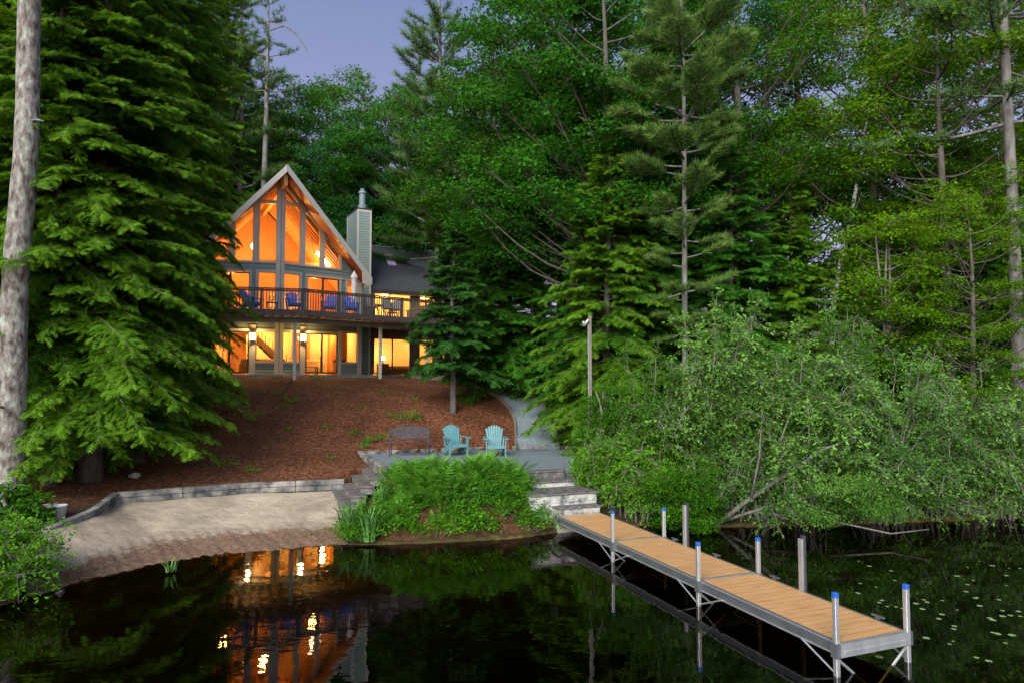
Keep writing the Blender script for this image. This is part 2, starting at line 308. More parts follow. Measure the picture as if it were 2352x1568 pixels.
def ground(X, Y, raw=False):
    X, Y = np.asarray(X, float), np.asarray(Y, float)
    sd = shore_sd(X, Y); h = np.maximum(hland(X, Y), 0.02+np.minimum(sd, .5)*0.1)
    h = h+0.03*np.sin(X*1.7+Y*.9)*np.cos(Y*2.1-X*.6)*(sd > .5)
    h = np.where(sd < 0, np.maximum(sd*0.22, -3.0), h)
    if not raw:
        ins = inpoly(X, Y, poly); dw = dpoly(X, Y, BA); dsh = dpoly(X, Y, BB)
        sand = 0.62*dsh/(dsh+dw+1e-6)-0.22
        h = np.where(ins, np.minimum(sand, h), h)
        h = np.where(inpoly(X, Y, STEPS), np.minimum(h, .5), h)
        h = np.where(inpoly(X, Y, PATIO), np.minimum(h, 1.16), h)
    return h
def gz(x, y): return float(ground(np.array([x]), np.array([y]), True)[0])
def ghit(px, py):
    r0 = ray(px, py); t = 8.0
    for _ in range(900):
        x, y, z = r0[0]*t, r0[1]*t, CZ+r0[2]*t
        if z <= gz(x, y): return (x, y, gz(x, y))
        t += .04
    return (x, y, gz(x, y))
def gridmesh(name, xs, ys, zf, mat, attr=None, kind='structure'):
    X, Y = np.meshgrid(xs, ys); Z = zf(X, Y); nx, ny = len(xs), len(ys)
    V = np.stack([X, Y, Z], -1).reshape(-1, 3)
    i = np.arange(nx*ny).reshape(ny, nx); Fq = np.stack([i[:-1, :-1], i[:-1, 1:], i[1:, 1:], i[1:, :-1]], -1).reshape(-1, 4)
    me = bpy.data.meshes.new(name); fill(me, V, [Fq]); me.polygons.foreach_set('use_smooth', np.ones(len(Fq), bool)); me.materials.append(mat)
    if attr is not None:
        at = me.attributes.new('zone', 'FLOAT', 'POINT'); at.data.foreach_set('value', attr(X, Y).reshape(-1).astype(np.float32))
    o = bpy.data.objects.new(name, me); COL.objects.link(o); o['kind'] = kind; return o
def fill(me, V, Fs):
    V = np.asarray(V, np.float32); me.vertices.add(len(V)); me.vertices.foreach_set('co', V.reshape(-1))
    idx = np.concatenate([f.reshape(-1) for f in Fs]).astype(np.int32)
    tot = np.concatenate([np.full(len(f), f.shape[1]) for f in Fs]).astype(np.int32)
    st = np.r_[0, np.cumsum(tot)[:-1]].astype(np.int32)
    me.loops.add(len(idx)); me.loops.foreach_set('vertex_index', idx)
    me.polygons.add(len(tot)); me.polygons.foreach_set('loop_start', st)
    me.update(calc_edges=True)

def groundmat():
    m, n, o = newmat('forest_ground'); p = n.nodes.new('ShaderNodeBsdfPrincipled'); n.links.new(p.outputs[0], o.inputs[0])
    a = n.nodes.new('ShaderNodeAttribute'); a.attribute_name = 'zone'    # -1 bark mulch, 0 forest floor, 1 lake bed, 2 deep muck, darkened for light lost with depth
    q = _noise(n, 9, 10, rough=0.85, stretch=(1, .6, 1)); mulch = _ramp(n, q.outputs['Fac'], [(0.36, (0.030, 0.011, 0.006)), (0.45, (0.070, 0.026, 0.012)), (0.53, (0.125, 0.046, 0.022)), (0.62, (0.27, 0.125, 0.066))])
    qb = _noise(n, 0.6, 4); mm = n.nodes.new('ShaderNodeMixRGB'); mm.blend_type = 'MULTIPLY'; mm.inputs[0].default_value = 1
    v = _ramp(n, qb.outputs['Fac'], [(0.3, (0.62, 0.6, 0.58)), (0.65, (1.1, 1.1, 1.1))]); n.links.new(mulch.outputs[0], mm.inputs[1]); n.links.new(v.outputs[0], mm.inputs[2])
    q2 = _noise(n, 6, 8); flo = _ramp(n, q2.outputs['Fac'], [(0.3, (0.018, 0.013, 0.008)), (0.5, (0.04, 0.028, 0.015)), (0.62, (0.035, 0.045, 0.015)), (0.78, (0.09, 0.065, 0.035))])
    q3 = _noise(n, 2.5, 7); bed = _ramp(n, q3.outputs['Fac'], [(0.3, (0.03, 0.024, 0.008)), (0.55, (0.085, 0.065, 0.02)), (0.8, (0.15, 0.11, 0.04))])
    x1 = n.nodes.new('ShaderNodeMixRGB'); c1 = n.nodes.new('ShaderNodeMath'); c1.use_clamp = True; c1.operation = 'MULTIPLY'; c1.inputs[1].default_value = -1
    n.links.new(a.outputs['Fac'], c1.inputs[0]); n.links.new(c1.outputs[0], x1.inputs[0]); n.links.new(flo.outputs[0], x1.inputs[1]); n.links.new(mm.outputs[0], x1.inputs[2])
    x2 = n.nodes.new('ShaderNodeMixRGB'); c2 = n.nodes.new('ShaderNodeMath'); c2.use_clamp = True; c2.operation = 'SUBTRACT'; c2.inputs[1].default_value = 0
    n.links.new(a.outputs['Fac'], c2.inputs[0]); n.links.new(c2.outputs[0], x2.inputs[0]); n.links.new(x1.outputs[0], x2.inputs[1]); n.links.new(bed.outputs[0], x2.inputs[2])
    c3 = n.nodes.new('ShaderNodeMath'); c3.use_clamp = True; c3.operation = 'SUBTRACT'; c3.inputs[1].default_value = 1; n.links.new(a.outputs['Fac'], c3.inputs[0])
    x3 = n.nodes.new('ShaderNodeMixRGB'); n.links.new(c3.outputs[0], x3.inputs[0]); n.links.new(x2.outputs[0], x3.inputs[1]); x3.inputs[2].default_value = (0.006, 0.005, 0.003, 1)   # black muck in the deeper lake; light lost in deep water painted in too
    n.links.new(x3.outputs[0], p.inputs['Base Color']); p.inputs['Roughness'].default_value = 0.95; p.inputs['Specular IOR Level'].default_value = 0.15
    b = n.nodes.new('ShaderNodeBump'); b.inputs['Strength'].default_value = 0.9; b.inputs['Distance'].default_value = 0.06
    n.links.new(q.outputs['Fac'], b.inputs['Height']); n.links.new(b.outputs[0], p.inputs['Normal']); return m
MUL = np.array([(-11.5, 16), (-10.6, 18.6), (-7.6, 20.0), (-4.9, 20.6), (-4.7, 23.6), (-2, 24.4), (0.0, 24.9), (0.1, 26), (-0.4, 28.5), (-2.5, 33), (-4, 36), (-8, 37.5), (-20, 36), (-18, 26), (-13.5, 20), (-13, 16.5)])
def zone(X, Y):
    d = np.where(inpoly(X, Y, MUL), 1.0, 0.0); dd = dpoly(X, Y, np.vstack([MUL, MUL[:1]]))
    z = -np.where(d > 0, 1.0, np.clip(1-dd/1.2, 0, 1)*0.9); sd = shore_sd(X, Y)
    z = np.where(sd < 0.05, 1.0+np.clip(-sd/4.5, 0, 1), z); bank = (X > -4.2) & (X < 1.6) & (Y < 19.2) & (sd > .05); return np.where(bank, -0.55, z)
xs = np.r_[np.linspace(-90, -22, 24)[:-1], np.linspace(-22, -14, 20)[:-1], np.linspace(-14, 8, 190)[:-1], np.linspace(8, 24, 54)[:-1], np.linspace(24, 90, 22)]
ys = np.r_[np.linspace(-60, 6, 16)[:-1], np.linspace(6, 24, 160)[:-1], np.linspace(24, 42, 70)[:-1], np.linspace(42, 130, 32)]
gridmesh('ground', xs, ys, ground, groundmat(), zone)

def sandmat():
    m, n, o = newmat('sand'); p = n.nodes.new('ShaderNodeBsdfPrincipled'); n.links.new(p.outputs[0], o.inputs[0])
    a = n.nodes.new('ShaderNodeAttribute'); a.attribute_name = 'zone'    # 0 at the wall, 1 at the waterline
    q = _noise(n, 1.2, 7); q.inputs['Distortion'].default_value = 0.6
    s_ = _ramp(n, q.outputs['Fac'], [(0.3, (0.20, 0.165, 0.122)), (0.5, (0.285, 0.238, 0.178)), (0.7, (0.37, 0.312, 0.238))])
    q2 = _noise(n, 14, 8, rough=0.8); deb = _ramp(n, q2.outputs['Fac'], [(0.35, (0.04, 0.03, 0.02)), (0.5, (0.12, 0.07, 0.045)), (0.7, (0.24, 0.12, 0.075))])
    q3 = _noise(n, 3.2, 10, rough=0.85); msk = n.nodes.new('ShaderNodeMath'); msk.operation = 'MULTIPLY_ADD'; msk.inputs[1].default_value = 0.55; n.links.new(q3.outputs['Fac'], msk.inputs[0]); n.links.new(a.outputs['Fac'], msk.inputs[2])
    mr = _ramp(n, msk.outputs[0], [(0.78, (0, 0, 0)), (1.02, (0.85,)*3), (1.12, (0.9,)*3), (1.2, (0.35,)*3)])
    # fine speckle of leaf bits over the whole beach
    q4 = _noise(n, 30, 4, rough=0.8); sp = _ramp(n, q4.outputs['Fac'], [(0.62, (0, 0, 0)), (0.7, (0.6,)*3)])
    mxx = n.nodes.new('ShaderNodeMixRGB'); n.links.new(mr.outputs[0], mxx.inputs[0]); n.links.new(s_.outputs[0], mxx.inputs[1]); n.links.new(deb.outputs[0], mxx.inputs[2])
    mx3 = n.nodes.new('ShaderNodeMixRGB'); n.links.new(sp.outputs[0], mx3.inputs[0]); n.links.new(mxx.outputs[0], mx3.inputs[1]); mx3.inputs[2].default_value = (0.10, 0.07, 0.045, 1)
    wr = _ramp(n, a.outputs['Fac'], [(0.0, (0, 0, 0)), (0.97, (0, 0, 0)), (1.0, (1, 1, 1))]); ms = n.nodes.new('ShaderNodeMath'); ms.operation = 'MULTIPLY'; ms.inputs[1].default_value = 1
    mr2 = n.nodes.new('ShaderNodeMapRange'); mr2.inputs['From Min'].default_value = 1.0; mr2.inputs['From Max'].default_value = 1.25; n.links.new(a.outputs['Fac'], mr2.inputs['Value'])
    q6 = _noise(n, 2.5, 7); bed = _ramp(n, q6.outputs['Fac'], [(0.3, (0.03, 0.024, 0.008)), (0.55, (0.085, 0.065, 0.02)), (0.8, (0.15, 0.11, 0.04))])
    mx4 = n.nodes.new('ShaderNodeMixRGB'); n.links.new(mr2.outputs[0], mx4.inputs[0]); n.links.new(mx3.outputs[0], mx4.inputs[1]); n.links.new(bed.outputs[0], mx4.inputs[2])
    n.links.new(mx4.outputs[0], p.inputs['Base Color']); p.inputs['Roughness'].default_value = 0.9; p.inputs['Specular IOR Level'].default_value = 0.2
    b = n.nodes.new('ShaderNodeBump'); b.inputs['Strength'].default_value = 0.6; b.inputs['Distance'].default_value = 0.08; q5 = _noise(n, 5, 8); n.links.new(q5.outputs['Fac'], b.inputs['Height']); n.links.new(b.outputs[0], p.inputs['Normal'])
    return m
def beach():
    tt = np.linspace(0, 1, 140); vv = np.linspace(0, 1.9, 84)
    def along(P):
        L = np.r_[0, np.cumsum(np.linalg.norm(np.diff(P, axis=0), axis=1))]; L /= L[-1]
        return np.stack([np.interp(tt, L, P[:, 0]), np.interp(tt, L, P[:, 1])], -1)
    A, B = along(BA), along(BB); V = []; Zn = []
    for v in vv:
        P = A+(B-A)*v
        lz = 0.62*(1-v) if v < 1 else -1.15*(v-1)
        z = lz+0.02*np.sin(P[:, 0]*2.3+P[:, 1]*1.1)*np.sin(P[:, 1]*3.1)+(.012*np.sin(P[:, 0]*9.1+1)*np.sin(P[:, 1]*7.3)+.008*np.sin(P[:, 0]*21+P[:, 1]*17))*(v > .6)
        V.append(np.c_[P, z]); Zn.append(np.full(len(tt), v))
    V = np.concatenate(V); i = np.arange(len(V)).reshape(84, 140); Fq = np.stack([i[:-1, :-1], i[1:, :-1], i[1:, 1:], i[:-1, 1:]], -1).reshape(-1, 4)
    me = bpy.data.meshes.new('beach'); fill(me, V, [Fq]); me.polygons.foreach_set('use_smooth', np.ones(len(Fq), bool)); me.materials.append(sandmat())
    at = me.attributes.new('zone', 'FLOAT', 'POINT'); at.data.foreach_set('value', np.concatenate(Zn).astype(np.float32))
    o = bpy.data.objects.new('beach', me); COL.objects.link(o); o['kind'] = 'structure'
beach()
def watermat():
    m, n, o = newmat('lake_water')
    fr = n.nodes.new('ShaderNodeFresnel'); fr.inputs[0].default_value = 1.45
    t = n.nodes.new('ShaderNodeBsdfTransparent'); t.inputs[0].default_value = (0.62, 0.47, 0.20, 1)
    g = n.nodes.new('ShaderNodeBsdfGlossy'); g.inputs['Roughness'].default_value = 0.02
    q = _noise(n, 1.3, 3, stretch=(1, 1.6, 1)); b = n.nodes.new('ShaderNodeBump'); b.inputs['Strength'].default_value = 0.035; b.inputs['Distance'].default_value = 0.10
    n.links.new(q.outputs['Fac'], b.inputs['Height']); n.links.new(b.outputs[0], g.inputs['Normal']); n.links.new(b.outputs[0], fr.inputs['Normal'])
    x = n.nodes.new('ShaderNodeMixShader'); n.links.new(fr.outputs[0], x.inputs[0]); n.links.new(t.outputs[0], x.inputs[1]); n.links.new(g.outputs[0], x.inputs[2])
    n.links.new(x.outputs[0], o.inputs[0]); return m
wt = MB(); wt.add([(-90, -60, 0), (90, -60, 0), (90, 21, 0), (-90, 21, 0)], [(0, 1, 2, 3)])
wo = wt.build('lake_water', watermat()); wo['kind'] = 'structure'

M['gravel'] = surf('gravel', [(0.30, (0.035, 0.048, 0.056)), (0.45, (0.095, 0.125, 0.142)), (0.6, (0.165, 0.21, 0.23)), (0.75, (0.32, 0.38, 0.40))], 26, 0.9, bump=0.8, bscale=40, detail=6)
# ------------------------------------------------------------------ the house (local frame: x right, y back, prow corner at 0,0)
HO = Vector((-12.13, 35.5, 0)); HR = R(28); C15, S15 = cos(R(15)), sin(R(15))
HM = Matrix.Translation(HO) @ Matrix.Rotation(HR, 4, 'Z')
def HW(x, y, z): return HM @ Vector((x, y, z))
house = empty('lake_house', HO, HR, 'grey-green lake house with a glass prow gable lit orange inside', 'house')
Z0, Z1 = 4.08, 7.05
def wdir(sd): return Vector((sd*C15, S15, 0)), Vector((sd*S15, -C15, 0))
def wbox(mb, sd, s0, s1, z0, z1, o0, o1, base=(0, 0, 0)):
    d, nn = wdir(sd); return mb.obox(Vector(base)+d*s0+nn*o0+Vector((0, 0, z0)), d*(s1-s0), nn*(o1-o0), (0, 0, z1-z0))
def wprism(mb, sd, pts, o0, o1):
    d, nn = wdir(sd); return mb.prism([d*s_+nn*o0+Vector((0, 0, z)) for s_, z in pts], nn*(o1-o0))
def rk(s_): return 14.22-0.985*s_       # window rake line
def ru(s_): return 14.38-1.1*C15*s_     # underside of the roof at the wall
WL = 4.86
for sd in (1, -1):
    m = MB()
    for a, b in ((.15, 1.18), (3.55, 4.64)): wbox(m, sd, a, b, Z0, 4.70, -.12, 0)
    wbox(m, sd, .0, WL, 6.42, Z1, -.12, 0)
    for a, b in ((0, .2), (1.15, 1.45), (3.4, 3.6), (4.6, WL)): wbox(m, sd, a, b, Z0, 6.419, -.12, -.002)
    m.build('lower_wall', M['cedar'] if False else M['siding'], house)
    m = MB()
    for a, b in ((0, .2), (1.1, 1.5), (3.42, 3.9), (4.55, WL)): wbox(m, sd, a, b, Z1, 9.38, -.12, 0)
    wbox(m, sd, 0, WL, 9.38, 9.88, -.12, 0)
    for a, b in ((0, .2), (1.1, 1.35), (2.27, 2.5)): wprism(m, sd, [(a, 9.88), (b, 9.88), (b, ru(b)), (a, ru(a))], -.12, 0)
    wprism(m, sd, [(3.45, 9.88), (WL, 9.88), (WL, ru(WL)), (3.45, ru(3.45))], -.12, 0)
    for a, b in ((.2, 1.1), (1.35, 2.27), (2.5, 3.45)): wprism(m, sd, [(a, rk(a)), (b, rk(b)), (b, ru(b)), (a, ru(a))], -.12, 0)
    m.build('gable_wall', M['siding'], house)
    # trim boards
    m = MB()
    wbox(m, sd, 0.0, .21, Z0, 14.12, .0, .06)
    for a, b, z0, z1 in ((1.15, 1.45, Z0, 6.62), (3.38, 3.58, Z0, 6.5), (4.6, WL, Z0, 6.75)): wbox(m, sd, a, b, z0, z1, 0, .05)
    wbox(m, sd, .21, 1.15, 4.66, 4.74, 0, .07); wbox(m, sd, 3.58, 4.6, 4.66, 4.74, 0, .07)
    wbox(m, sd, .21, 1.15, 6.3, 6.42, 0, .045); wbox(m, sd, 1.45, 3.38, 6.3, 6.42, 0, .045); wbox(m, sd, 3.58, 4.6, 6.4, 6.5, 0, .045)
    wbox(m, sd, 1.08, 1.2, Z1, 9.48, 0, .045); wbox(m, sd, .21, 1.08, 9.38, 9.48, 0, .045)
    wbox(m, sd, 1.4, 1.5, Z1, 9.46, 0, .045); wbox(m, sd, 3.42, 3.54, Z1, 9.46, 0, .045); wbox(m, sd, 1.4, 3.54, 9.36, 9.47, .0455, .05)
    wbox(m, sd, 3.82, 3.92, Z1, 9.42, 0, .045); wbox(m, sd, 4.5, WL, Z1, 9.30, 0, .05); wbox(m, sd, 3.56, WL+.03, 9.36, 9.44, 0, .05)
    wbox(m, sd, WL-.1, WL, 9.44, 9.62, 0, .045)
    wbox(m, sd, .21, 3.55, 9.85, 9.92, 0, .05)
    for a, b in ((1.08, 1.36), (2.26, 2.51)): wprism(m, sd, [(a, 9.92), (b, 9.92), (b, rk(b)), (a, rk(a))], 0, .045)
    wprism(m, sd, [(3.44, 9.92), (3.56, 9.92), (3.56, rk(3.5)), (3.44, rk(3.5))], 0, .045)
    wprism(m, sd, [(.21, rk(.21)), (3.56, rk(3.56)), (3.56, rk(3.56)+.11), (.21, rk(.21)+.11)], 0.001, .055)
    wbox(m, sd, .21, 1.08, 13.04, 13.16, 0, .05)
    m.build('trim_boards', M['trim'], house)
    # windows
    def win(pts, name='window'):
        f = MB(); n_ = len(pts); cx = sum(p[0] for p in pts)/n_; cz = sum(p[1] for p in pts)/n_
        d, nn = wdir(sd)
        for i in range(n_):
            a, b = pts[i], pts[(i+1) % n_]
            A = d*a[0]+Vector((0, 0, a[1])); B = d*b[0]+Vector((0, 0, b[1]))
            f.bar(A-nn*.05, B-nn*.05, .07, .06, up=nn)
        fo = f.build(name, M['rafter'], house)
        g = MB(); g.add([d*p[0]+Vector((0, 0, p[1]))-nn*.05 for p in pts], [tuple(range(n_)) if sd > 0 else tuple(range(n_))[::-1]])
        g.build('pane', M['glass'], fo)
    win([(.21, 4.74), (1.14, 4.74), (1.14, 6.3), (.21, 6.3)])
    win([(3.6, 4.74), (4.59, 4.74), (4.59, 6.4), (3.6, 6.4)])
    win([(.21, Z1+.1), (1.08, Z1+.1), (1.08, 9.38), (.21, 9.38)])
    win([(3.93, Z1+.15), (4.5, Z1+.15), (4.5, 9.3), (3.93, 9.3)])
    win([(.21, 9.92), (1.08, 9.92), (1.08, 13.04), (.21, 13.04)])
    win([(.21, 13.16), (1.07, 13.16), (.21, rk(.23))])
    win([(1.36, 9.92), (2.26, 9.92), (2.26, rk(2.26)), (1.36, rk(1.36))])
    win([(2.51, 9.92), (3.44, 9.92), (3.44, rk(3.44)), (2.51, rk(2.51))])
    # sliding doors
    for z0, z1, dn in ((4.14, 6.3, 1), (Z1+.02, 9.35, 2)):
        fr = MB(); a, b = 1.47, 3.38+(.03 if dn == 2 else 0)
        wbox(fr, sd, a, a+.07, z0, z1, -.08, .02); wbox(fr, sd, b-.07, b, z0, z1, -.08, .02)
        wbox(fr, sd, a, b, z1-.07, z1-.0005, -.079, .019); wbox(fr, sd, a, b, z0+.0005, z0+.07, -.079, .019)
        mid = (a+b)/2
        wbox(fr, sd, mid-.05, mid+.05, z0+.07, z1-.07, -.07, .01)
        if sd < 0: wbox(fr, sd, mid+.28, mid+.32, z0+.07, z1-.07, -.06, .0)
        d_ = fr.build('sliding_door', M['bronze'], house)
        g = MB(); d, nn = wdir(sd); g.add([d*s_+nn*-.03+Vector((0, 0, z)) for s_, z in ((a, z0), (b, z0), (b, z1), (a, z1))], [(0, 1, 2, 3)]); g.build('pane', M['glass'], d_)
        h = MB(); wbox(h, sd, mid-.09, mid-.06, z0+.95, z0+1.2, .01, .06); h.build('handle', M['alu'] if sd > 0 else M['rubber'], d_)
# side and back walls of the main house
m = MB()
for sd in (1, -1):
    x = sd*4.69; m.obox((x-.06, 1.3, Z0), (.12, 0, 0), (0, 8.2, 0), (0, 0, 5.2))
m.box(-4.6, 4.6, 9.4, 9.5, Z0, 9.28); m.prism([(-4.6, 9.4, 9.28), (4.6, 9.4, 9.28), (0, 9.4, 14.2)], (0, .1, 0))
m.build('side_walls', M['siding'], house)
# inside
m = MB(); m.box(-4.6, 4.6, 1.3, 9.4, 6.80, Z1-.01)
m.prism([(0, .15, 6.8), (4.6, 1.3, 6.8), (-4.6, 1.3, 6.8)], (0, 0, .24)); m.build('upper_floor', M['floor_wood'], house)
m = MB(); m.prism([(-5.2, -.15, 3.75), (0, -1.45, 3.75), (5.2, -.15, 3.75), (5.2, 2.3, 3.75), (13, 2.3, 3.75), (13, 9.4, 3.75), (-5.2, 9.4, 3.75)], (0, 0, .31)); m.build('foundation_slab', M['concrete'], house)
m = MB()
m.box(-4.6, -.9, 5.6, 5.7, Z0, 6.8); m.box(-.9, 1.2, 6.6, 6.7, Z0, 6.8); m.box(1.2, 1.3, 3.6, 6.6, Z0, 6.8); m.box(2.6, 4.6, 5.0, 5.1, Z0, 6.8)
m.box(-4.62, -4.6, 1.3, 9.4, Z0, 6.8); m.box(4.6, 4.62, 1.3, 9.4, Z0, 6.8)
m.build('plaster_walls', M['plaster'], house)
for b_ in ((1.31, 2.6, 5.0, 5.1, Z0, 6.8), (1.35, 1.5, 3.0, 3.6, Z0, 6.8), (-2.2, -1.2, 3.4, 3.55, Z0, 6.8), (-3.7, -3.2, 4.5, 5.5, Z0, 6.5), (3.62, 3.9, 3.8, 4.9, Z0, 6.8)): m = MB(); m.box(*b_); m.build('pine_partition', M['pine_wall'], house)
m = MB()
m.box(-4.55, 4.55, 6.5, 6.6, Z1, 9.6); m.prism([(-4.6, 6.501, 9.6), (4.6, 6.501, 9.6), (0, 6.501, 14.2)], (0, .1, 0))
m.box(-4.60, -4.5, 1.4, 6.5, Z1, 9.3); m.box(4.5, 4.60, 1.4, 6.5, Z1, 9.3)
m.build('pine_walls', M['pine_wall'], house)
m = MB(); m.box(.4, 2.2, 6.36, 6.5, Z1, 9.0); m.build('pale_wall_panel', M['plaster'], house)
# staircase seen through the lower windows
m = MB(); m.prism([(-1.6, 3.0, 6.8), (-1.3, 3.0, 6.8), (1.15, 3.0, 4.6), (1.15, 3.0, 4.2), (.95, 3.0, 4.2)], (0, .06, 0))
m.prism([(-1.6, 3.9, 6.8), (-1.3, 3.9, 6.8), (1.15, 3.9, 4.6), (1.15, 3.9, 4.2), (.95, 3.9, 4.2)], (0, .06, 0))
for i in range(11): m.box(-1.45+i*.24, -1.17+i*.24, 3.0, 3.9, 6.56-i*.22, 6.60-i*.22)
for i in range(14): x = -1.4+i*.19; m.box(x, x+.035, 2.99, 3.02, 6.55-i*.171, 7.3-i*.171 if i > 2 else 6.79)
m.build('staircase', M['dark_wood'], house)
# roof
def roofz(x): return 14.69-1.1*abs(x)
for sd in (1, -1):
    m = MB(); e_ = 4.80*sd
    top = [(0, -1.6, roofz(0)), (e_, -.31, roofz(e_)), (e_, 9.9, roofz(e_)), (0, 9.9, roofz(0))]
    m.prism(top, (0, 0, -.16)); m.build('roof', M['shingle'], house)
    m = MB(); m.prism([(x-sd*(.06 if abs(x) > 1 else 0), y+.05, z-.165) for x, y, z in top], (0, 0, -.07)); m.build('soffit', M['pine_ceiling'], house)
    m = MB(); a = Vector((0, -1.6, roofz(0)-.02)); b = Vector((e_, -.31, roofz(e_)-.02)); dd = Vector((sd*S15, -C15, 0))*.05
    m.prism([a, b, b+Vector((0, 0, -.38)), a+Vector((0, 0, -.38))], dd); 
    m.prism([b+Vector((-sd*.62, -.167, .66)), b, b+Vector((0, 0, -.38)), b+Vector((-sd*.55, -.148, -.38))], dd*1.1)
    m.obox(b+Vector((0, .02, -.36)), (-sd*.03, 0, 0), (0, 9.9, 0), (0, 0, .34))
    m.build('fascia', M['trim'], house)
m = MB(); m.box(-.09, .09, -1.25, 6.5, 13.72, 14.32); m.build('ridge_beam', M['rafter'], house)
m = MB()
for i in range(12):
    y = .8+i*.47
    for sd in (1, -1):
        x1 = 4.55*sd; ys_ = max(y, 0)
        if ys_ < abs(x1)*S15/C15+.1: x1 = sd*(ys_-.1)*C15/S15
        m.prism([(0, y, roofz(0)-.26), (x1, y, roofz(x1)-.26), (x1, y, roofz(x1)-.5), (0, y, roofz(0)-.5)], (0, .07, 0))
m.build('rafters', M['rafter'], house)
m = MB(); m.prism([(0, .4, 14.3), (4.6, 1.5, roofz(4.6)-.26), (4.6, 1.5, roofz(4.6)-.5), (0, .4, 14.0)], (0, .001+.1, 0)); 
m.box(-4.5, 4.5, 3.1, 3.22, 10.3, 10.55); m.build('tie_beam', M['rafter'], house)
# chimney
ch = MB(); ch.box(4.78, 5.62, 2.7, 5.1, 3.9, 13.93); cho = ch.build('chimney', M['siding'], house)
m = MB()
for x in (4.765, 5.535):
    for y in (2.685, 5.015): m.box(x, x+.1, y, y+.1, 3.9, 13.9)
m.box(4.765, 5.635, 2.684, 2.70, 13.75, 13.9); m.build('corner_boards', M['trim'], cho)
m = MB(); m.box(4.73, 5.67, 2.64, 5.16, 13.93, 13.98); m.build('chimney_cap', M['rubber'], cho)
m = MB(); m.lathe([(0, 13.98), (.27, 13.98), (.27, 14.25), (.19, 14.3), (.19, 14.95), (.25, 14.98), (.25, 15.05), (.1, 15.2), (.13, 15.2), (.13, 15.27), (0, 15.3)], (5.2, 3.2, 0), 14)
m.build('flue_pipe', M['galv'], cho, smooth=False)
# wing on the right
m = MB(); WY = 3.3
m.box(5.62, 6.0, WY, WY+.12, Z0, 9.1); m.box(8.35, 8.9, WY, WY+.12, Z0, 9.1); m.box(6.0, 8.35, WY, WY+.12, 6.3, Z1)
m.box(8.9, 13, WY, WY+.12, Z0, 4.6); m.box(8.9, 13, WY, WY+.12, 6.3, Z1+.1); m.box(11.4, 13, WY, WY+.12, 4.6, 6.3); m.box(6.0, 8.35, WY, WY+.12, 9.0, 9.2)
m.box(10.6, 13, WY, WY+.12, Z1+.1, 9.2); m.box(8.9, 10.6, WY, WY+.12, 8.95, 9.2); m.box(13, 13.12, WY, 11, Z0, 9.2)
m.prism([(13, WY, 9.2), (13, 11, 9.2), (13, 7.2, 12.4)], (.12, 0, 0)); m.build('wing_wall', M['cedar'], house)
m = MB(); m.prism([(4.8, 2.85, 9.2), (13.3, 2.85, 9.2), (13.3, 7.35, 12.67), (4.8, 7.35, 12.67)], (0, 0, -.18)); m.prism([(4.8, 11.5, 9.4), (13.3, 11.5, 9.4), (13.3, 7.35, 12.67), (4.8, 7.35, 12.67)], (0, 0, -.18)); m.build('wing_roof', M['shingle'], house)
m = MB(); m.box(5.6, 13.3, 2.80, 2.849, 8.98, 9.17); m.build('wing_gutter', M['rubber'], house)
m = MB(); m.box(5.6, 13.2, 2.86, 3.3, 8.94, 8.98); m.build('wing_soffit', M['soffit'], house)
m = MB(); m.box(4.8, 13.3, 7.28, 7.42, 12.66, 12.72); m.build('ridge_cap', M['galv'], house)
def rz(y): return 9.2+.771*(y-2.85)
for x0 in (5.75, 7.45):
    f = MB(); y0, y1 = 5.15, 6.35
    for a, b in (((x0, y0), (x0+.62, y0)), ((x0+.62, y0), (x0+.62, y1)), ((x0+.62, y1), (x0, y1)), ((x0, y1), (x0, y0))):
        f.bar((a[0], a[1], rz(a[1])+.08), (b[0], b[1], rz(b[1])+.08), .07, .14)
    fo = f.build('skylight', M['alu_dark'], house)
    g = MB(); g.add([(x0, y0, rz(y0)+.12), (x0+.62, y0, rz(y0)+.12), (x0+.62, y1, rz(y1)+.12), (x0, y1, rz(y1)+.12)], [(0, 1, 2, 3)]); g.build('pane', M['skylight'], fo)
def flatwin(x0, x1, z0, z1, name, mat, mids=(), hz=()):
    f = MB(); t_ = .06
    f.box(x0, x0+t_, WY-.02, WY+.08, z0, z1); f.box(x1-t_, x1, WY-.02, WY+.08, z0, z1); f.box(x0, x1, WY-.019, WY+.079, z1-t_, z1+.001); f.box(x0, x1, WY-.019, WY+.079, z0-.001, z0+t_)
    for q in mids: f.box(q-.035, q+.035, WY-.01, WY+.07, z0+t_, z1-t_)
    for q in hz: f.box(x0+t_, x1-t_, WY, WY+.06, q-.02, q+.02)
    fo = f.build(name, mat, house); g = MB(); g.add([(x0, WY+.03, z0), (x1, WY+.03, z0), (x1, WY+.03, z1), (x0, WY+.03, z1)], [(0, 1, 2, 3)]); g.build('pane', M['glass'], fo)
flatwin(6.0, 8.35, 4.14, 6.3, 'sliding_door', M['bronze'], (7.2,)); flatwin(6.0, 8.35, Z1+.02, 9.0, 'sliding_door', M['bronze'], (7.0,))
flatwin(8.9, 11.4, 4.6, 6.3, 'window', M['bronze'], (10.1,)); flatwin(8.9, 10.6, Z1+.1, 8.95, 'window', M['bronze'], (9.35, 9.75, 10.2), (7.55, 7.95, 8.35))
m = MB(); m.box(5.7, 13, 6.5, 6.6, Z0, 9.2); m.box(5.62, 5.7, 3.5, 6.6, Z0, 9.2); m.box(10.9, 11, 3.5, 6.5, Z0, 9.2); m.build('wing_rooms', M['plaster'], house)
m = MB(); m.box(5.7, 13, 3.45, 6.5, 6.8, Z1-.01); m.box(5.7, 13, 3.45, 6.5, 9.05, 9.15); m.build('wing_floor', M['plaster'], house)
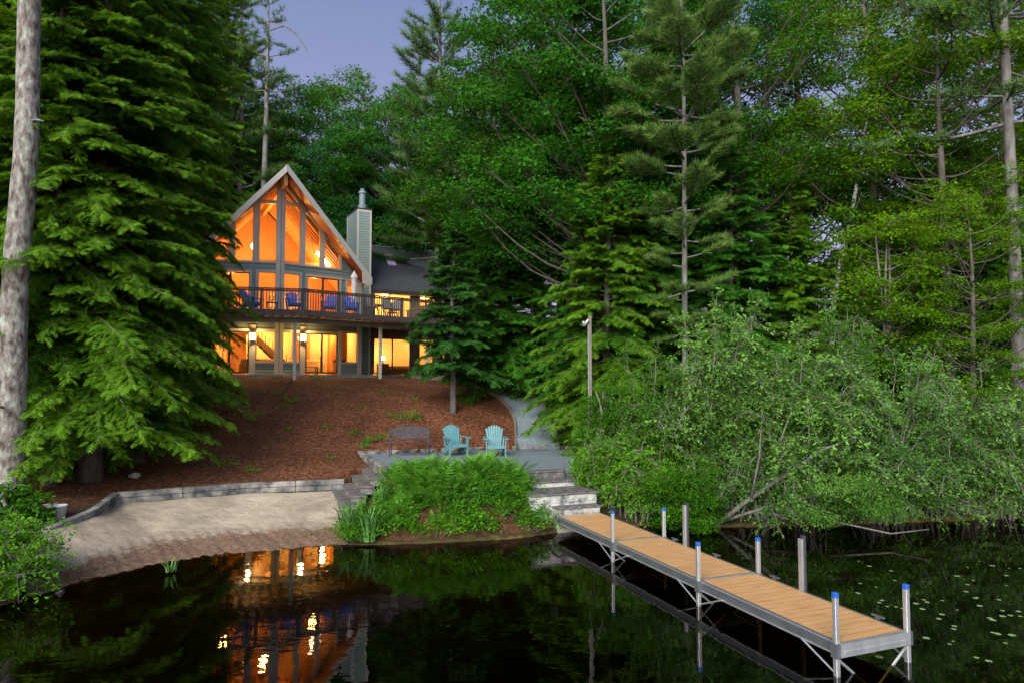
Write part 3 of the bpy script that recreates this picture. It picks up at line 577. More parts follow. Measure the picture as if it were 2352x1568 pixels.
# deck: boards, joists, beam, posts, railing
deckpoly = [(0.3, -4.62), (8.0, -2.55), (8.0, 3.28), (5.64, 3.28), (5.64, 2.6), (4.8, 2.6), (4.8, 1.35), (0, .06), (-4.8, 1.35), (-5.6, 1.0), (-5.6, -3.05)]
m = MB(); m.prism([(x, y, 7.0) for x, y in deckpoly], (0, 0, .045)); m.build('deck_boards', M['joist'], house)
def drail(t, sd): return Vector((.3, -4.66, 0))+Vector((sd*C15, S15, 0))*t
m = MB()
i = 0
x = -5.4
while x < 8.0:
    yf = -4.66+abs(x-.3)*S15/C15+.06; yb = min(abs(x)*S15/C15-.02, 1.3) if abs(x) < 4.8 else (3.2 if x > 5.7 else 1.0)
    m.box(x, x+.045, yf, yb, 6.76, 6.999); x += .41
m.build('deck_joists', M['joist'], house)
m = MB()
for sd, L in ((1, 7.9), (-1, 6.0)):
    d, nn = wdir(sd); b0 = Vector((.15, -3.72, 6.49)); m.obox(b0, d*L, nn*-.1, (0, 0, .265))
m.build('deck_beam', M['deck_beam'], house)
for px_, py_ in ((.12, -3.68), (4.66, -2.47), (-4.2, -2.52), (7.6, -1.6)):
    m = MB(); gz_ = gz(*HW(px_, py_, 0)[:2]); m.box(px_-.07, px_+.07, py_-.07, py_+.07, min(gz_-.2, 3.7), 6.488); m.build('deck_post', M['trim'], house)
RT, RB = 8.03, 6.74
rail = MB()
for sd, L in ((1, 7.97), (-1, 6.1)):
    d, nn = wdir(sd); o_ = drail(0, sd)
    rail.obox(o_+d*0+nn*.06+Vector((0, 0, RT-.045)), d*L, nn*-.15, (0, 0, .045)); rail.obox(o_+nn*.0+Vector((0, 0, RT-.16)), d*L, nn*-.04, (0, 0, .09))
rail.box(7.98, 8.05, -2.5, 3.2, RT-.05, RT)
ro = rail.build('railing', M['deck_stain'], house)
m = MB()
for sd, L in ((1, 7.95), (-1, 6.1)):
    d, nn = wdir(sd); o_ = drail(0, sd); m.obox(o_+Vector((0, 0, 6.79)), d*L, nn*-.045, (0, 0, .25))
m.build('rim_board', M['deck_stain'], ro)
for sd, L in ((1, 7.95), (-1, 6.0)):
    d, nn = wdir(sd); o_ = drail(0, sd); m = MB(); t = .10 if sd > 0 else .09; k = 0
    while t < L:
        m.obox(o_+d*(t-.018)+nn*.001+Vector((0, 0, RB)), d*.036, nn*.036, (0, 0, RT-RB-.05)); t += .128; k += 1
    m.build('balusters', M['deck_stain'], ro)
    t = 0.0 if sd > 0 else 1.85
    while t < L+.1:
        q = MB(); q.obox(o_+d*(t-.05)+nn*.01+Vector((0, 0, RB-.02)), d*.1, nn*-.13, (0, 0, RT-RB-.03)); q.build('post', M['deck_stain'], ro); t += 1.83
m = MB(); y = -2.3
while y < 3.1: m.box(8.0, 8.035, y, y+.035, RB, RT-.05); y += .14
m.build('balusters', M['deck_stain'], ro)

# lamps and their light
def pt(loc, power, rad=.12, col=WARM, name='room_light'):
    l = bpy.data.lights.new(name, 'POINT'); l.energy = power; l.color = col; l.shadow_soft_size = rad
    o = bpy.data.objects.new(name, l); COL.objects.link(o); o.location = loc; return o
LP = 3.0
for x, y, z, p_ in ((-3.0, 3.2, 6.35, 90), (.3, 2.4, 6.45, 90), (3.2, 3.6, 6.4, 90), (-.2, 5.2, 6.2, 70)): pt(HW(x, y, z), p_*LP*.75, .15, (1.0, .53, .15))
for x, y, z, p_ in ((-2.2, 2.6, 8.9, 110), (2.4, 3.0, 8.9, 90), (0, 3.4, 11.8, 130), (-2.0, 4.6, 10.6, 80), (2.8, 4.2, 10.4, 60)): pt(HW(x, y, z), p_*LP*.62, .2, (1.0, .50, .13))
pt(HW(7.1, 5.4, 5.4), 45*LP*.6, .15, (1, .60, .2)); pt(HW(9.8, 5.0, 6.3), 60*LP*.6, .15, (1, .58, .17)); pt(HW(7.2, 5.0, 8.6), 60*LP, .15, (1, .62, .2)); pt(HW(9.7, 4.8, 8.6), 60*LP, .15, (1, .62, .2))
# wall sconces (each a thing fixed to a pillar), with their own light
for sd, wh in ((-1, 'left of the prow post'), (1, 'right of the prow post')):
    d, nn = wdir(sd); p = d*1.30+nn*.16+Vector((0, 0, 6.02))
    lp = empty('wall_lantern', HW(*p), HR, 'glowing wall lantern on the ground floor pillar '+wh, 'wall lamp', 'glowing wall lanterns under the deck')
    m = MB(); m.box(-.08, .08, -.06, .08, -.16, .16); m.build('lamp_glass', M['bulb'], lp)
    m = MB(); m.box(-.1, .1, -.08, .1, .16, .19); m.box(-.1, .1, -.08, .1, -.19, -.16); m.box(-.02, .02, .03, .12, -.17, -.13); m.build('lamp_frame', M['bronze'], lp)
    pt(HW(*(d*1.30+nn*.34+Vector((0, 0, 6.02)))), 60, .05, (1.0, .62, .24), 'lantern_light')
# ------------------------------------------------------------------ furniture and lamps in and on the house
g_ = empty('pendant_lamp', HW(-1.0, 2.2, 11.05), HR, 'round white pendant globe glowing behind the tall gable glass', 'lamp')
m = MB(); m.lathe([(0, -.2), (.12, -.17), (.2, -.06), (.2, .06), (.12, .17), (0, .2)]); m.build('globe', M['globe'], g_, smooth=True)
m = MB(); m.tube([(0, 0, .2), (0, 0, 2.2)], .012, 6); m.build('cord', M['rubber'], g_)
g_ = empty('ceiling_fan_light', HW(2.6, 2.6, 10.7), HR, 'bright strip lamp hung under the sloping ceiling behind the rightmost gable pane', 'lamp')
m = MB(); m.obox((-.25, 0, .35), (.75, 0, -.75), (0, .1, 0), (.11, 0, .11)); m.build('tube', M['bulb'], g_)
m = MB(); m.obox((-.2, .02, .48), (.7, 0, -.7), (0, .06, 0), (.1, 0, .1)); m.build('housing', M['trim'], g_)
g_ = empty('chandelier', HW(-2.6, 2.3, 8.35), HR, 'chandelier with small candle bulbs in the upper room behind the hemlock', 'chandelier')
m = MB(); m.tube([(0, 0, 0), (0, 0, 1.6)], .015, 6)
for k in range(6): an = k*pi/3; m.tube([(0, 0, 0), (.25*cos(an), .25*sin(an), -.1), (.42*cos(an), .42*sin(an), .02)], .012, 5)
m.build('frame', M['bronze'], g_)
for k in range(6): an = k*pi/3; m = MB(); m.lathe([(0, 0), (.035, .02), (.035, .07), (0, .11)], (.42*cos(an), .42*sin(an), .03), 8); m.build('bulb', M['bulb'], g_)
def table_lamp(loc, label):
    g_ = empty('table_lamp', loc, 0, label, 'lamp')
    m = MB(); m.lathe([(0, 0), (.09, 0), (.09, .03), (.03, .06), (.05, .16), (.02, .25), (0, .26)], n=10); m.build('base', M['dark_wood'], g_)
    m = MB(); m.lathe([(.16, .24), (.10, .46)], n=14); m.build('lamp_shade', M['globe'], g_)
table_lamp(HW(7.0, 4.6, 4.78), 'glowing bedside lamp behind the ground floor glass door of the wing')
table_lamp(HW(-.6, 5.9, 7.95), 'small glowing table lamp in the upper room beside the prow post')
m = MB(); m.box(-.3, .3, -.3, .3, 0, .70); m.build('nightstand', M['dark_wood']); o = bpy.data.objects['nightstand']; o.location = HW(7.0, 4.6, Z0); o.rotation_euler[2] = HR; tag(o, 'dark nightstand under the glowing bedside lamp in the wing', 'nightstand')
b_ = empty('bed', HW(8.0, 5.2, Z0), HR, 'low bed with tan cover beyond the glass door of the wing', 'bed')
m = MB(); m.box(-.8, .9, -.6, 1.2, .1, .35); m.build('bed_frame', M['dark_wood'], b_); m = MB(); m.box(-.78, .88, -.58, 1.18, .35, .58); m.build('mattress', M['soffit'], b_, bevel=.05)
def sofa(loc, rz_, label, mat):
    s_ = empty('sofa', loc, rz_, label, 'sofa')
    m = MB(); m.box(-.95, .95, -.4, .4, .12, .42); m.build('seat', mat, s_, bevel=.05)
    m = MB(); m.box(-.95, .95, .25, .45, .42, .85); m.build('backrest', mat, s_, bevel=.06)
    for sd in (-1, 1): m = MB(); m.box(sd*.95-.1, sd*.95+.1, -.42, .45, .1, .62); m.build('armrest', mat, s_, bevel=.05)
sofa(HW(1.9, 3.3, Z0), HR, 'pale sofa in the lit room behind the right ground floor glass door', M['plaster'])
sofa(HW(-.7, 2.2, Z0), HR+pi, 'low tan sofa with its back to the ground floor windows beside the prow post', M['soffit'])
ct_ = empty('coffee_table', HW(1.9, 2.2, Z0), HR, 'dark coffee table behind the right ground floor glass door', 'coffee table')
m = MB(); m.box(-.55, .55, -.3, .3, .38, .43); m.build('table_top', M['dark_wood'], ct_)
for a in (-1, 1):
    for b in (-1, 1): m = MB(); m.box(a*.5-.03, a*.5+.03, b*.25-.03, b*.25+.03, 0, .38); m.build('leg', M['dark_wood'], ct_)
tv = empty('sideboard', HW(4.0, 3.4, Z0), HR, 'dark sideboard with a stereo under the right end ground floor window', 'sideboard')
m = MB(); m.box(-.45, .45, -.2, .2, 0, .72); m.build('body', M['soffit'], tv); m = MB(); m.box(-.35, .35, -.15, .15, .72, .86); m.build('stereo', M['rubber'], tv)
for k, (x, z, w_, h_) in enumerate(((.55, 8.7, .22, .3), (.95, 8.75, .45, .3), (1.15, 8.1, .25, .35), (1.6, 8.5, .2, .3), (1.95, 8.0, .22, .3), (.6, 8.05, .25, .22))):
    p_ = empty('picture_frame', HW(x, 6.33, z), HR, ['small dark framed picture, top left of the wall cluster', 'wide dark framed picture, top middle of the wall cluster', 'upright framed picture, lower middle of the wall cluster', 'narrow framed picture, top right of the wall cluster', 'upright framed picture, lower right of the wall cluster', 'small squarish framed picture, lower left of the wall cluster'][k], 'picture', 'framed pictures on the pale upstairs wall')
    m = MB(); m.box(-w_/2, w_/2, -.03, 0, -h_/2, h_/2); m.build('frame', M['dark_wood'], p_)
    m = MB(); m.box(-w_/2+.04, w_/2-.04, -.035, -.0301, -h_/2+.04, h_/2-.04); m.build('picture', M['plaster'], p_)

# chairs
def adirondack(name, mat, loc, rz_, label, group):
    c = empty(name, loc, rz_, label, 'garden chair', group); c.scale = (1.06, 1.06, 1.06)
    m = MB(); zs = .36; tops = [.86, .91, .94, .955, .94, .91, .86]           # fan back: tapered slats, shell-shaped top
    for i in range(7):
        u0 = -.19+i*.0545; u1 = u0+.046; v0 = -.29+i*.083; v1 = v0+.071; t_ = tops[i]
        def P(u, z): y = .12+(z-.25)*.48; return Vector((u, y, z))
        m.prism([P(u0, .25), P(u1, .25), P(v1, t_-.02), P((v1+v0)/2, t_+.012), P(v0, t_-.02)], (0, .025, -.012))
    m.bar((-.24, .30, .58), (.24, .30, .58), .03, .07); m.bar((-.22, .17, .28), (.22, .17, .28), .03, .07)
    m.build('backrest', mat, c)
    m = MB()
    for i in range(6): y = -.32+i*.088; z = .37-i*.019-(0.01 if i == 0 else 0); m.box(-.26, .26, y, y+.076, z, z+.02)
    m.box(-.27, .27, -.34, -.32, .28, .385); m.build('seat', mat, c)
    for sd in (-1, 1):
        m = MB(); m.prism([(sd*.27, -.38, .56), (sd*.40, -.38, .56), (sd*.42, -.30, .56), (sd*.38, .1, .575), (sd*.31, .30, .585), (sd*.27, .30, .585)], (0, 0, .025)); m.build('armrest', mat, c)
        m = MB(); m.prism([(sd*.28, -.33, 0), (sd*.28, -.25, 0), (sd*.28, -.21, .56), (sd*.28, -.35, .56)], (sd*.035, 0, 0)); m.build('front_leg', mat, c)
        m = MB(); m.prism([(sd*.24, -.30, .36), (sd*.24, -.30, .28), (sd*.24, .34, 0), (sd*.24, .42, 0), (sd*.24, .2, .28)], (sd*.03, 0, 0)); m.build('back_leg', mat, c)
        m = MB(); m.bar((sd*.29, .28, .58), (sd*.27, .2, .26), .03, .05); m.build('arm_support', mat, c)
    return c
a_ = Wz(1044, 1047, PZ); b_ = Wz(1137, 1050, PZ)
adirondack('adirondack_chair', M['teal'], (a_.x, a_.y+.35, PZ), R(26), 'teal plastic adirondack chair turned slightly, between the bench and the other teal chair', 'teal chairs on the gravel patio')
adirondack('adirondack_chair', M['teal'], (b_.x, b_.y+.35, PZ), R(6), 'teal plastic adirondack chair nearest the gravel path, rightmost on the patio', 'teal chairs on the gravel patio')
DKZ = 7.045
for x, y, r_, lb in ((-1.75, -2.9, 60, 'blue adirondack chair nearest the hemlock on the deck, turned sideways'), (.1, -3.3, 12, 'blue adirondack chair on the deck beside the railing corner'),
                     (1.95, -2.9, -8, 'blue adirondack chair left of the pair in front of the upper glass door'), (3.0, -2.75, 8, 'blue adirondack chair right of the pair beside the closed umbrella')):
    adirondack('adirondack_chair', M['blue'], HW(x, y, DKZ), HR+R(r_)-R(10), lb, 'blue chairs on the upper deck')
def dining_chair(loc, rz_, label):
    c = empty('dining_chair', loc, rz_, label, 'chair', 'dark dining chairs on the upper deck')
    m = MB(); m.box(-.24, .24, -.22, .22, .42, .46); m.build('seat', M['iron'], c)
    m = MB(); m.prism([(-.24, .22, .5), (.24, .22, .5), (.22, .3, .98), (-.22, .3, .98)], (0, .025, 0)); m.build('backrest', M['deck_beam'], c)
    for a in (-1, 1):
        for b in (-1, 1): m = MB(); m.bar((a*.22, b*.2, .42), (a*.25, b*.25, 0), .03, .03); m.build('leg', M['iron'], c)
        m = MB(); m.tube([(a*.26, .24, .68), (a*.28, -.1, .68), (a*.26, -.22, .44)], .014, 5); m.build('armrest', M['iron'], c)
for x, y, r_, lb in ((4.15, -2.7, 5, 'dark dining chair on the deck right of the blue chairs'), (5.0, -2.45, 0, 'dark dining chair on the deck near the fir tree'), (5.9, -.6, 180, 'dark dining chair on the far side of the deck table'), (5.6, -2.2, -30, 'dark dining chair at the right end of the deck table')):
    dining_chair(HW(x, y, DKZ), HR+R(r_), lb)
t_ = empty('deck_table', HW(4.9, -1.4, DKZ), HR, 'dark round patio table on the upper deck among the dining chairs', 'table')
m = MB(); m.lathe([(0, .72), (.6, .72), (.6, .69), (0, .69)], n=20); m.build('table_top', M['iron'], t_)
for k in range(4): an = k*pi/2+.6; m = MB(); m.bar((.3*cos(an), .3*sin(an), .69), (.45*cos(an), .45*sin(an), 0), .03, .03); m.build('leg', M['iron'], t_)
s_ = empty('side_table', HW(-.85, -3.1, DKZ), HR, 'small pale-topped side table between two blue deck chairs', 'side table')
m = MB(); m.box(-.25, .25, -.2, .2, .40, .43); m.build('table_top', M['iron'], s_)
for a in (-1, 1):
    for b in (-1, 1): m = MB(); m.bar((a*.22, b*.17, .4), (a*.24, b*.19, 0), .025, .025); m.build('leg', M['iron'], s_)
u_ = empty('patio_umbrella', HW(3.45, -1.7, DKZ), 0, 'closed white patio umbrella standing on the upper deck', 'umbrella')
m = MB(); m.tube([(0, 0, 0), (0, 0, 2.45)], .022, 8); m.build('pole', M['alu'], u_)
m = MB(); n_ = 20; prof = [(.19, .55), (.17, .8), (.11, 1.15), (.12, 1.5), (.13, 1.9), (.15, 2.12), (.10, 2.25), (.04, 2.4), (0, 2.45)]
b0 = len(m.v)
for r_, z in prof:
    for k in range(n_): an = 2*pi*k/n_; rr = r_*(1+.22*cos(an*8+z)*(z < 2.1)); m.v.append((rr*cos(an), rr*sin(an), z))
for i in range(len(prof)-1):
    for k in range(n_): m.f.append((i*n_+k, i*n_+(k+1) % n_, (i+1)*n_+(k+1) % n_, (i+1)*n_+k))
m.build('canopy', M['umbrella'], u_, smooth=True)
m = MB(); m.lathe([(.2, 2.06), (.16, 2.2), (.05, 2.36), (0, 2.38)], n=10); m.build('top_flap', M['umbrella'], u_)
m = MB(); m.lathe([(0, 0), (.24, 0), (.22, .06), (.05, .1), (.04, .25), (0, .25)], n=14); m.build('base', M['concrete'], u_)

# metal bench
bl = Wz(938, 1048, PZ)
bn = empty('metal_bench', (bl.x, bl.y+.28, PZ), R(4), 'dark metal bench with an arched lattice back on the gravel patio', 'bench')
Wd = .64; bn.scale = (1, 1, 1.06)
m = MB()
def bt(x): return .90-.10*(abs(x)/Wd)**2.2
NX = 16
for i in range(NX+1):
    x = -Wd+2*Wd*i/NX
    if i < NX:
        x2 = -Wd+2*Wd*(i+1)/NX; m.bar((x, .24, bt(x)), (x2, .24, bt(x2)), .03, .05); m.bar((x, .20, .56), (x2, .20, .56), .02, .03)
for i in range(-7, 22):
    for sg in (1, -1):
        x = -Wd+i*.085; pts = []
        for q in range(15):
            z = .56+.34*q/14; xx = x+sg*(z-.56)*1.0 if sg > 0 else x+.34-(z-.56)
            if -Wd < xx < Wd and z < bt(xx): pts.append((xx, .20+(z-.56)*.12+sg*.002, z))
        if len(pts) > 2: m.bar(pts[0], pts[-1], .024, .010, up=(0, 1, 0))
m.build('backrest', M['iron'], bn)
m = MB()
for i in range(7): y = -.24+i*.068; m.box(-Wd, Wd, y, y+.05, .42-.01*min(i, 4), .435-.01*min(i, 4))
m.build('seat', M['iron'], bn)
for sd in (-1, 1):
    x = sd*(Wd+.015)
    m = MB(); m.tube([(x, -.28, 0), (x, -.25, .3), (x, -.27, .58), (x, -.2, .64), (x, .2, .62)], .02, 6); m.build('front_leg', M['iron'], bn)
    m = MB(); m.tube([(x, .34, 0), (x, .22, .35), (x, .20, .56), (x, .24, .82)], .02, 6); m.build('back_leg', M['iron'], bn)

# ------------------------------------------------------------------ patio, path, retaining wall, steps
m = MB(); m.prism([(x, y, 1.0) for x, y in PATIO], (0, 0, PZ-1.0)); po = m.build('patio', M['gravel']); po['kind'] = 'structure'
def ribbon(name, pts, widths, mat, lift=.05):
    P = [Vector((x, y, 0)) for x, y in pts]; V = []; Fq = []; n = 60
    L = [0]
    for i in range(1, len(P)): L.append(L[-1]+(P[i]-P[i-1]).length)
    for k in range(n):
        t = L[-1]*k/(n-1); x = np.interp(t, L, [p.x for p in P]); y = np.interp(t, L, [p.y for p in P]); w_ = np.interp(t, L, widths)
        t2 = min(t+.1, L[-1]); t1 = max(t-.1, 0); dx = np.interp(t2, L, [p.x for p in P])-np.interp(t1, L, [p.x for p in P]); dy = np.interp(t2, L, [p.y for p in P])-np.interp(t1, L, [p.y for p in P])
        l_ = math.hypot(dx, dy)+1e-9; nx_, ny_ = -dy/l_, dx/l_
        for j in range(7): u = (j/6-.5)*w_; V.append((x+nx_*u, y+ny_*u))
    V = np.array(V); Z = ground(V[:, 0], V[:, 1])+lift; V3 = np.c_[V, Z]; i = np.arange(n*7).reshape(n, 7)
    Fq = np.stack([i[:-1, :-1], i[1:, :-1], i[1:, 1:], i[:-1, 1:]], -1).reshape(-1, 4)
    me = bpy.data.meshes.new(name); fill(me, V3, [Fq]); me.materials.append(mat); o = bpy.data.objects.new(name, me); COL.objects.link(o); o['kind'] = 'structure'
    return V3.reshape(n, 7, 3)
pcs = [(1185, 1285, 1029), (1184, 1276, 990), (1182, 1266, 958), (1160, 1243, 928), (1133, 1215, 908), (1085, 1165, 886), (1035, 1110, 874)]
path_pts = []; path_w = []
for xa, xb, yy in pcs: q = ghit((xa+xb)/2, yy); path_pts.append(q[:2]); path_w.append(min(1.7, (xb-xa)*q[1]/F_))
path_pts.append((-4.8, 36.4)); path_w.append(1.5)
pv = ribbon('gravel_path', path_pts, path_w, M['gravel'], .05)
for side, nm in ((0, 'left'), (6, 'right')):
    m = MB()
    for k in range(0, 58, 6): a, b = Vector(pv[k, side]), Vector(pv[min(k+6, 59), side]); m.bar(a+Vector((0, 0, .01)), b+Vector((0, 0, .01)), .06, .16)
    o = m.build('path_edging', M['pole_wood']); tag(o, 'timber edging along the %s side of the gravel path' % ('mulch' if side else 'hemlock'), 'edging')
# patio edge timbers
def timber(mb, a, b, wd, ht): return mb.bar(a, b, wd, ht)
m = MB()
for k in range(4):
    z = PZ+.06-k*.15
    m.bar((PATIO[0][0]-.06, PATIO[0][1]+.05, z), (PATIO[1][0]-.06, PATIO[1][1]-.05, z), .16-.002*k, .145)
o = m.build('patio_timbers', M['old_timber'], bevel=.012); tag(o, 'stacked grey timbers along the left edge of the gravel patio', 'timber edging'); m = MB()
m.bar((*PATIO[0], PZ+.04), (*PATIO[9], PZ+.04), .10, .14); m.bar((*PATIO[9], PZ+.041), (*PATIO[8], PZ+.041), .10, .14); m.bar((*PATIO[8], PZ+.04), (*PATIO[7], PZ+.04), .10, .14)
o = m.build('patio_timbers', M['old_timber'], bevel=.012); tag(o, 'low grey timbers along the back edge of the gravel patio behind the chairs', 'timber edging')
# retaining wall, two courses
rw = empty('retaining_wall', (-7.5, 19.7, .6), 0, 'weathered grey timber retaining wall between the sand and the bark slope', 'retaining wall')
RWP = [(-4.95, 20.35, .95), (-7.65, 19.75, .93), (-10.52, 18.3, .90), (-10.06, 16.6, .80), (-10.2, 15.1, .66)]
for c in range(2):
    for i in range(len(RWP)-1):
        a = Vector(RWP[i]); b = Vector(RWP[i+1]); dz = -.08-c*.155; n2 = 2 if i < 2 else 1
        for q in range(n2):
            p = a.lerp(b, q/n2); p2 = a.lerp(b, (q+1)/n2-.004); off = Vector((0, .012*c+.004*q, dz))-rw.location
            m = MB(); m.bar(p+off, p2+off, .19, .148); m.build('timber', M['old_timber'], rw, bevel=.015)
# steps down to the sand
TR = [((828.4, 1073.4), (849, 1098), 1.13), ((805.6, 1089.5), (827, 1117), .97), ((783.6, 1108.5), (805.6, 1139), .81), ((761.6, 1122.6), (785, 1161), .66)]
for k, (pa, pb_, z) in enumerate(TR):
    A_ = Wz(*pa, z); B_ = Wz(*pb_, z); dv = (B_-A_); L = dv.length; dv.normalize(); sv = Vector((-dv.y, dv.x, 0)); w_ = .40
    st = empty('timber_step', A_, 0, ['worn dark timber step beside the patio corner, topmost of the flight to the sand', 'worn dark timber step, second from the top of the flight to the sand', 'worn dark timber step, second from the sand', 'worn dark timber step lowest, resting on the sand'][k], 'step', 'timber steps down to the sand')
    m = MB(); m.obox(Vector((0, 0, -.05)), sv*w_, dv*L, (0, 0, .05)); m.build('tread', M['tread'], st, bevel=.01)
    m = MB(); m.obox(sv*.03+dv*.03+Vector((0, 0, -.22)), sv*(w_-.03), dv*(L-.06), (0, 0, .168)); m.build('riser', M['old_timber'], st)
# steps down to the dock
DU = Vector((.934, .358, 0)).normalized(); DD = Vector((.358, -.934, 0)).normalized()    # across / along the dock
L0 = Wz(1281, 1184, .43); L0.z = 0
def stepblk(name, org, wdt, dep, ztop, zbot, label, tread=.045, over=.03, mat='worn_white'):
    e_ = empty(name, (org.x, org.y, ztop), 0, label, 'step', 'wooden steps from the patio to the dock')
    m = MB(); m.obox(-DU*over-DD*0+DD*over*0+Vector((0, 0, -tread)), DU*(wdt+2*over), DD*(dep+over), (0, 0, tread)); m.build('tread', M['tread'], e_, bevel=.008)
    hh = ztop-tread-zbot; nb = max(1, round(hh/.2)); m = MB()
    for k in range(nb): m.obox(DD*0+Vector((0, 0, -tread-hh*(k+1)/nb+.004)), DU*wdt, DD*(dep-.002*k), (0, 0, hh/nb-.008))
    m.build('riser', M[mat], e_, bevel=.006)
stepblk('dock_step', L0-DD*.36+DU*.02, 1.2, .34, .62, -.1, 'low grey-topped step with a white face right behind the dock')
stepblk('landing_platform', L0-DD*1.42-DU*.55, 1.86, 1.05, .92, -.1, 'wide dark-topped landing platform with a peeling white face above the dock step')
stepblk('patio_step', L0-DD*1.92-DU*1.1, 2.3, .5, 1.08, .5, 'dark timber step with white riser between the landing and the patio')
stepblk('patio_step', L0-DD*2.24-DU*1.5, 2.62, .30, 1.295, .6, 'dark timber step topmost, along the front edge of the gravel patio', mat='tread')

# ------------------------------------------------------------------ the dock
dk = empty('aluminium_dock', (L0.x, L0.y, 0), math.atan2(DU.y, DU.x), 'long aluminium dock with tan plank decking running out over the dark water', 'dock')
# local frame: x across (0..1.22), y = -distance along the dock
DZ = .43; WD_ = 1.22; secs = [0, 2.85, 5.85, 8.90]
M['dock_deck'] = surf('dock_deck', [(0.28, (0.32, 0.175, 0.072)), (0.42, (0.39, 0.213, 0.086)), (0.5, (0.415, 0.23, 0.094)), (0.70, (0.46, 0.26, 0.112))], 2.2, 0.6, bump=0.15, bscale=12, stretch=(1, 3, 1), lines=('Y', 0.1525, 0.003), lw=.075)
for i in range(3):
    a, b = secs[i]+.05, secs[i+1]-.03
    mid = (a+b)/2
    for c0, c1 in ((a, mid-.002), (mid+.002, b)):
        m = MB(); m.box(.035, WD_-.035, -c1, -c0, DZ-.03, DZ); m.build('deck_panel', M['dock_deck'], dk)
m = MB()
for x in (0, WD_-.03):
    m.box(x, x+.03, -8.9, 0, DZ-.18, DZ+.006); pass
m.build('side_rail', M['alu_dark'], dk)
for x in (0, WD_-.03):
    for za, zb in ((DZ-.028, DZ-.004), (DZ-.172, DZ-.148)): m = MB(); m.box(x-.014 if x == 0 else x+.03, x if x == 0 else x+.044, -8.9, 0, za, zb); m.build('rail_lip', M['alu'], dk)
m = MB()
for s_ in secs[1:-1]: m = MB(); m.box(.03, WD_-.03, -s_-.03, -s_+.05, DZ-.12, DZ+.007); m.build('cross_bar', M['alu'], dk)
m = MB()
m.box(-.01, WD_+.01, -8.935, -8.87, DZ-.17, DZ+.007); m.box(0.03, WD_-.03, -8.945, -8.935, DZ-.12, DZ-.09); m.build('end_bar', M['alu'], dk); m = MB(); m.box(0.03, WD_-.03, -.06, -.0, DZ-.1, DZ+.003); m.build('cross_bar', M['alu'], dk)
m = MB()
for k in range(1, 24):
    y = -k*.38
    if min(abs(-y-s_) for s_ in secs) > .2: m.box(.03, WD_-.03, y-.02, y+.02, DZ-.09, DZ-.032)
m.build('joist', M['alu_dark'], dk)
for s_, x, top in [(s, x, t) for s in (2.88, 5.88, 8.86) for x, t in ((-.035, .63), (WD_+.035, .60))]:
    bx = empty('post_assembly', (0, 0, 0)) if False else None
    q = MB(); q.box(x-.033, x+.033, -s_-.033, -s_+.033, -1.9, DZ+top); po_ = q.build('post', M['alu'], dk, bevel=.006)
    q = MB(); q.box(x-.0355, x+.0355, -s_-.0355, -s_+.0355, DZ+top-.04, DZ+top+.03); q.build('cap', M['blue_cap'], po_, bevel=.008)
    q = MB(); q.box(x-.045, x+.045, -s_-.055, -s_+.055, DZ-.19, DZ-.0); q.build('bracket', M['alu_dark'], po_)
    for dy in (.62, -.62):
        if s_ > 8 and dy < 0: continue
        q = MB(); q.tube([(x, -s_, .02), (x, -s_+dy, DZ-.15)], .014, 6); q.build('brace', M['alu'], po_)
    sx_ = 1 if x < .5 else -1
    q = MB(); q.tube([(x, -s_, DZ-.2), (x+sx_*.55, -s_, -.22)], .02, 6); q.build('brace', M['alu'], po_)
    q = MB(); q.tube([(x+sx_*.55, -s_, -.22), (x, -s_, -.55)], .02, 6); q.build('brace', M['alu'], po_)
for k, s_ in enumerate((3.3, 4.7, 6.3, 8.4)):
    q = MB(); q.box(WD_+.0, WD_+.05, -s_-.1, -s_+.1, DZ+.035, DZ+.055); q.box(WD_-.0, WD_+.03, -s_-.03, -s_+.03, DZ+.006, DZ+.034); q.build('cleat', M['alu_dark'], dk)
for nm, X, Yb, lb in (('bumper_post', 1578, 1256, 'aluminium mooring post with a dark rubber bumper, nearer the landing'), ('bumper_post', 1846, 1358, 'aluminium mooring post with a dark rubber bumper, nearer the outer end of the dock')):
    p = Wz(X-5, Yb-2, DZ); e_ = empty(nm, (p.x, p.y, 0), math.atan2(DU.y, DU.x), lb, 'mooring post', 'mooring posts beside the dock')
    q = MB(); q.box(-.022, .022, -.035, .035, -1.9, 1.28); q.build('post', M['alu'], e_); q = MB(); q.box(.023, .080, -.05, .04, .22, 1.33); q.build('bumper', M['rubber'], e_, bevel=.012); q = MB(); q.box(-.09, .03, -.03, .05, DZ-.1, DZ-.06); q.build('bracket', M['alu_dark'], e_)

# ------------------------------------------------------------------ lamp pole, bucket, boulders
p = Wy(1356, 960, 21.5); pb = gz(p.x, 21.5)
lp = empty('floodlight_pole', (p.x, 21.5, pb), R(5), 'thin grey wooden pole with twin floodlights beside the hemlocks', 'lamp pole')
m = MB(); m.box(-.045, .045, -.04, .04, -.2, Wy(1356, 726, 21.5).z-pb); m.build('pole', M['pole_wood'], lp)
m = MB(); m.tube([(-.06, -.03, -.1), (-.06, -.03, Wy(1356, 745, 21.5).z-pb)], .014, 6); m.build('conduit', M['galv'], lp)
zt = Wy(1345, 745, 21.5).z-pb
for k, (dx, dz) in enumerate(((-.2, 0), (-.12, .06))):
    m = MB(); m.lathe([(0, .12), (.035, .1), (.045, .03), (.075, -.03), (.065, -.05), (0, -.05)], n=12); o = m.build('floodlight', M['alu'], lp, smooth=True); o.location = (dx, -.08, zt+dz); o.rotation_euler = (R(35), R(30*(1 if k else -1)), 0)
bk = Wz(137, 1184, .74)
b_ = empty('white_bucket', (bk.x, bk.y, gz(bk.x, bk.y)), 0, 'white plastic bucket on the ground at the left end of the retaining wall', 'bucket')
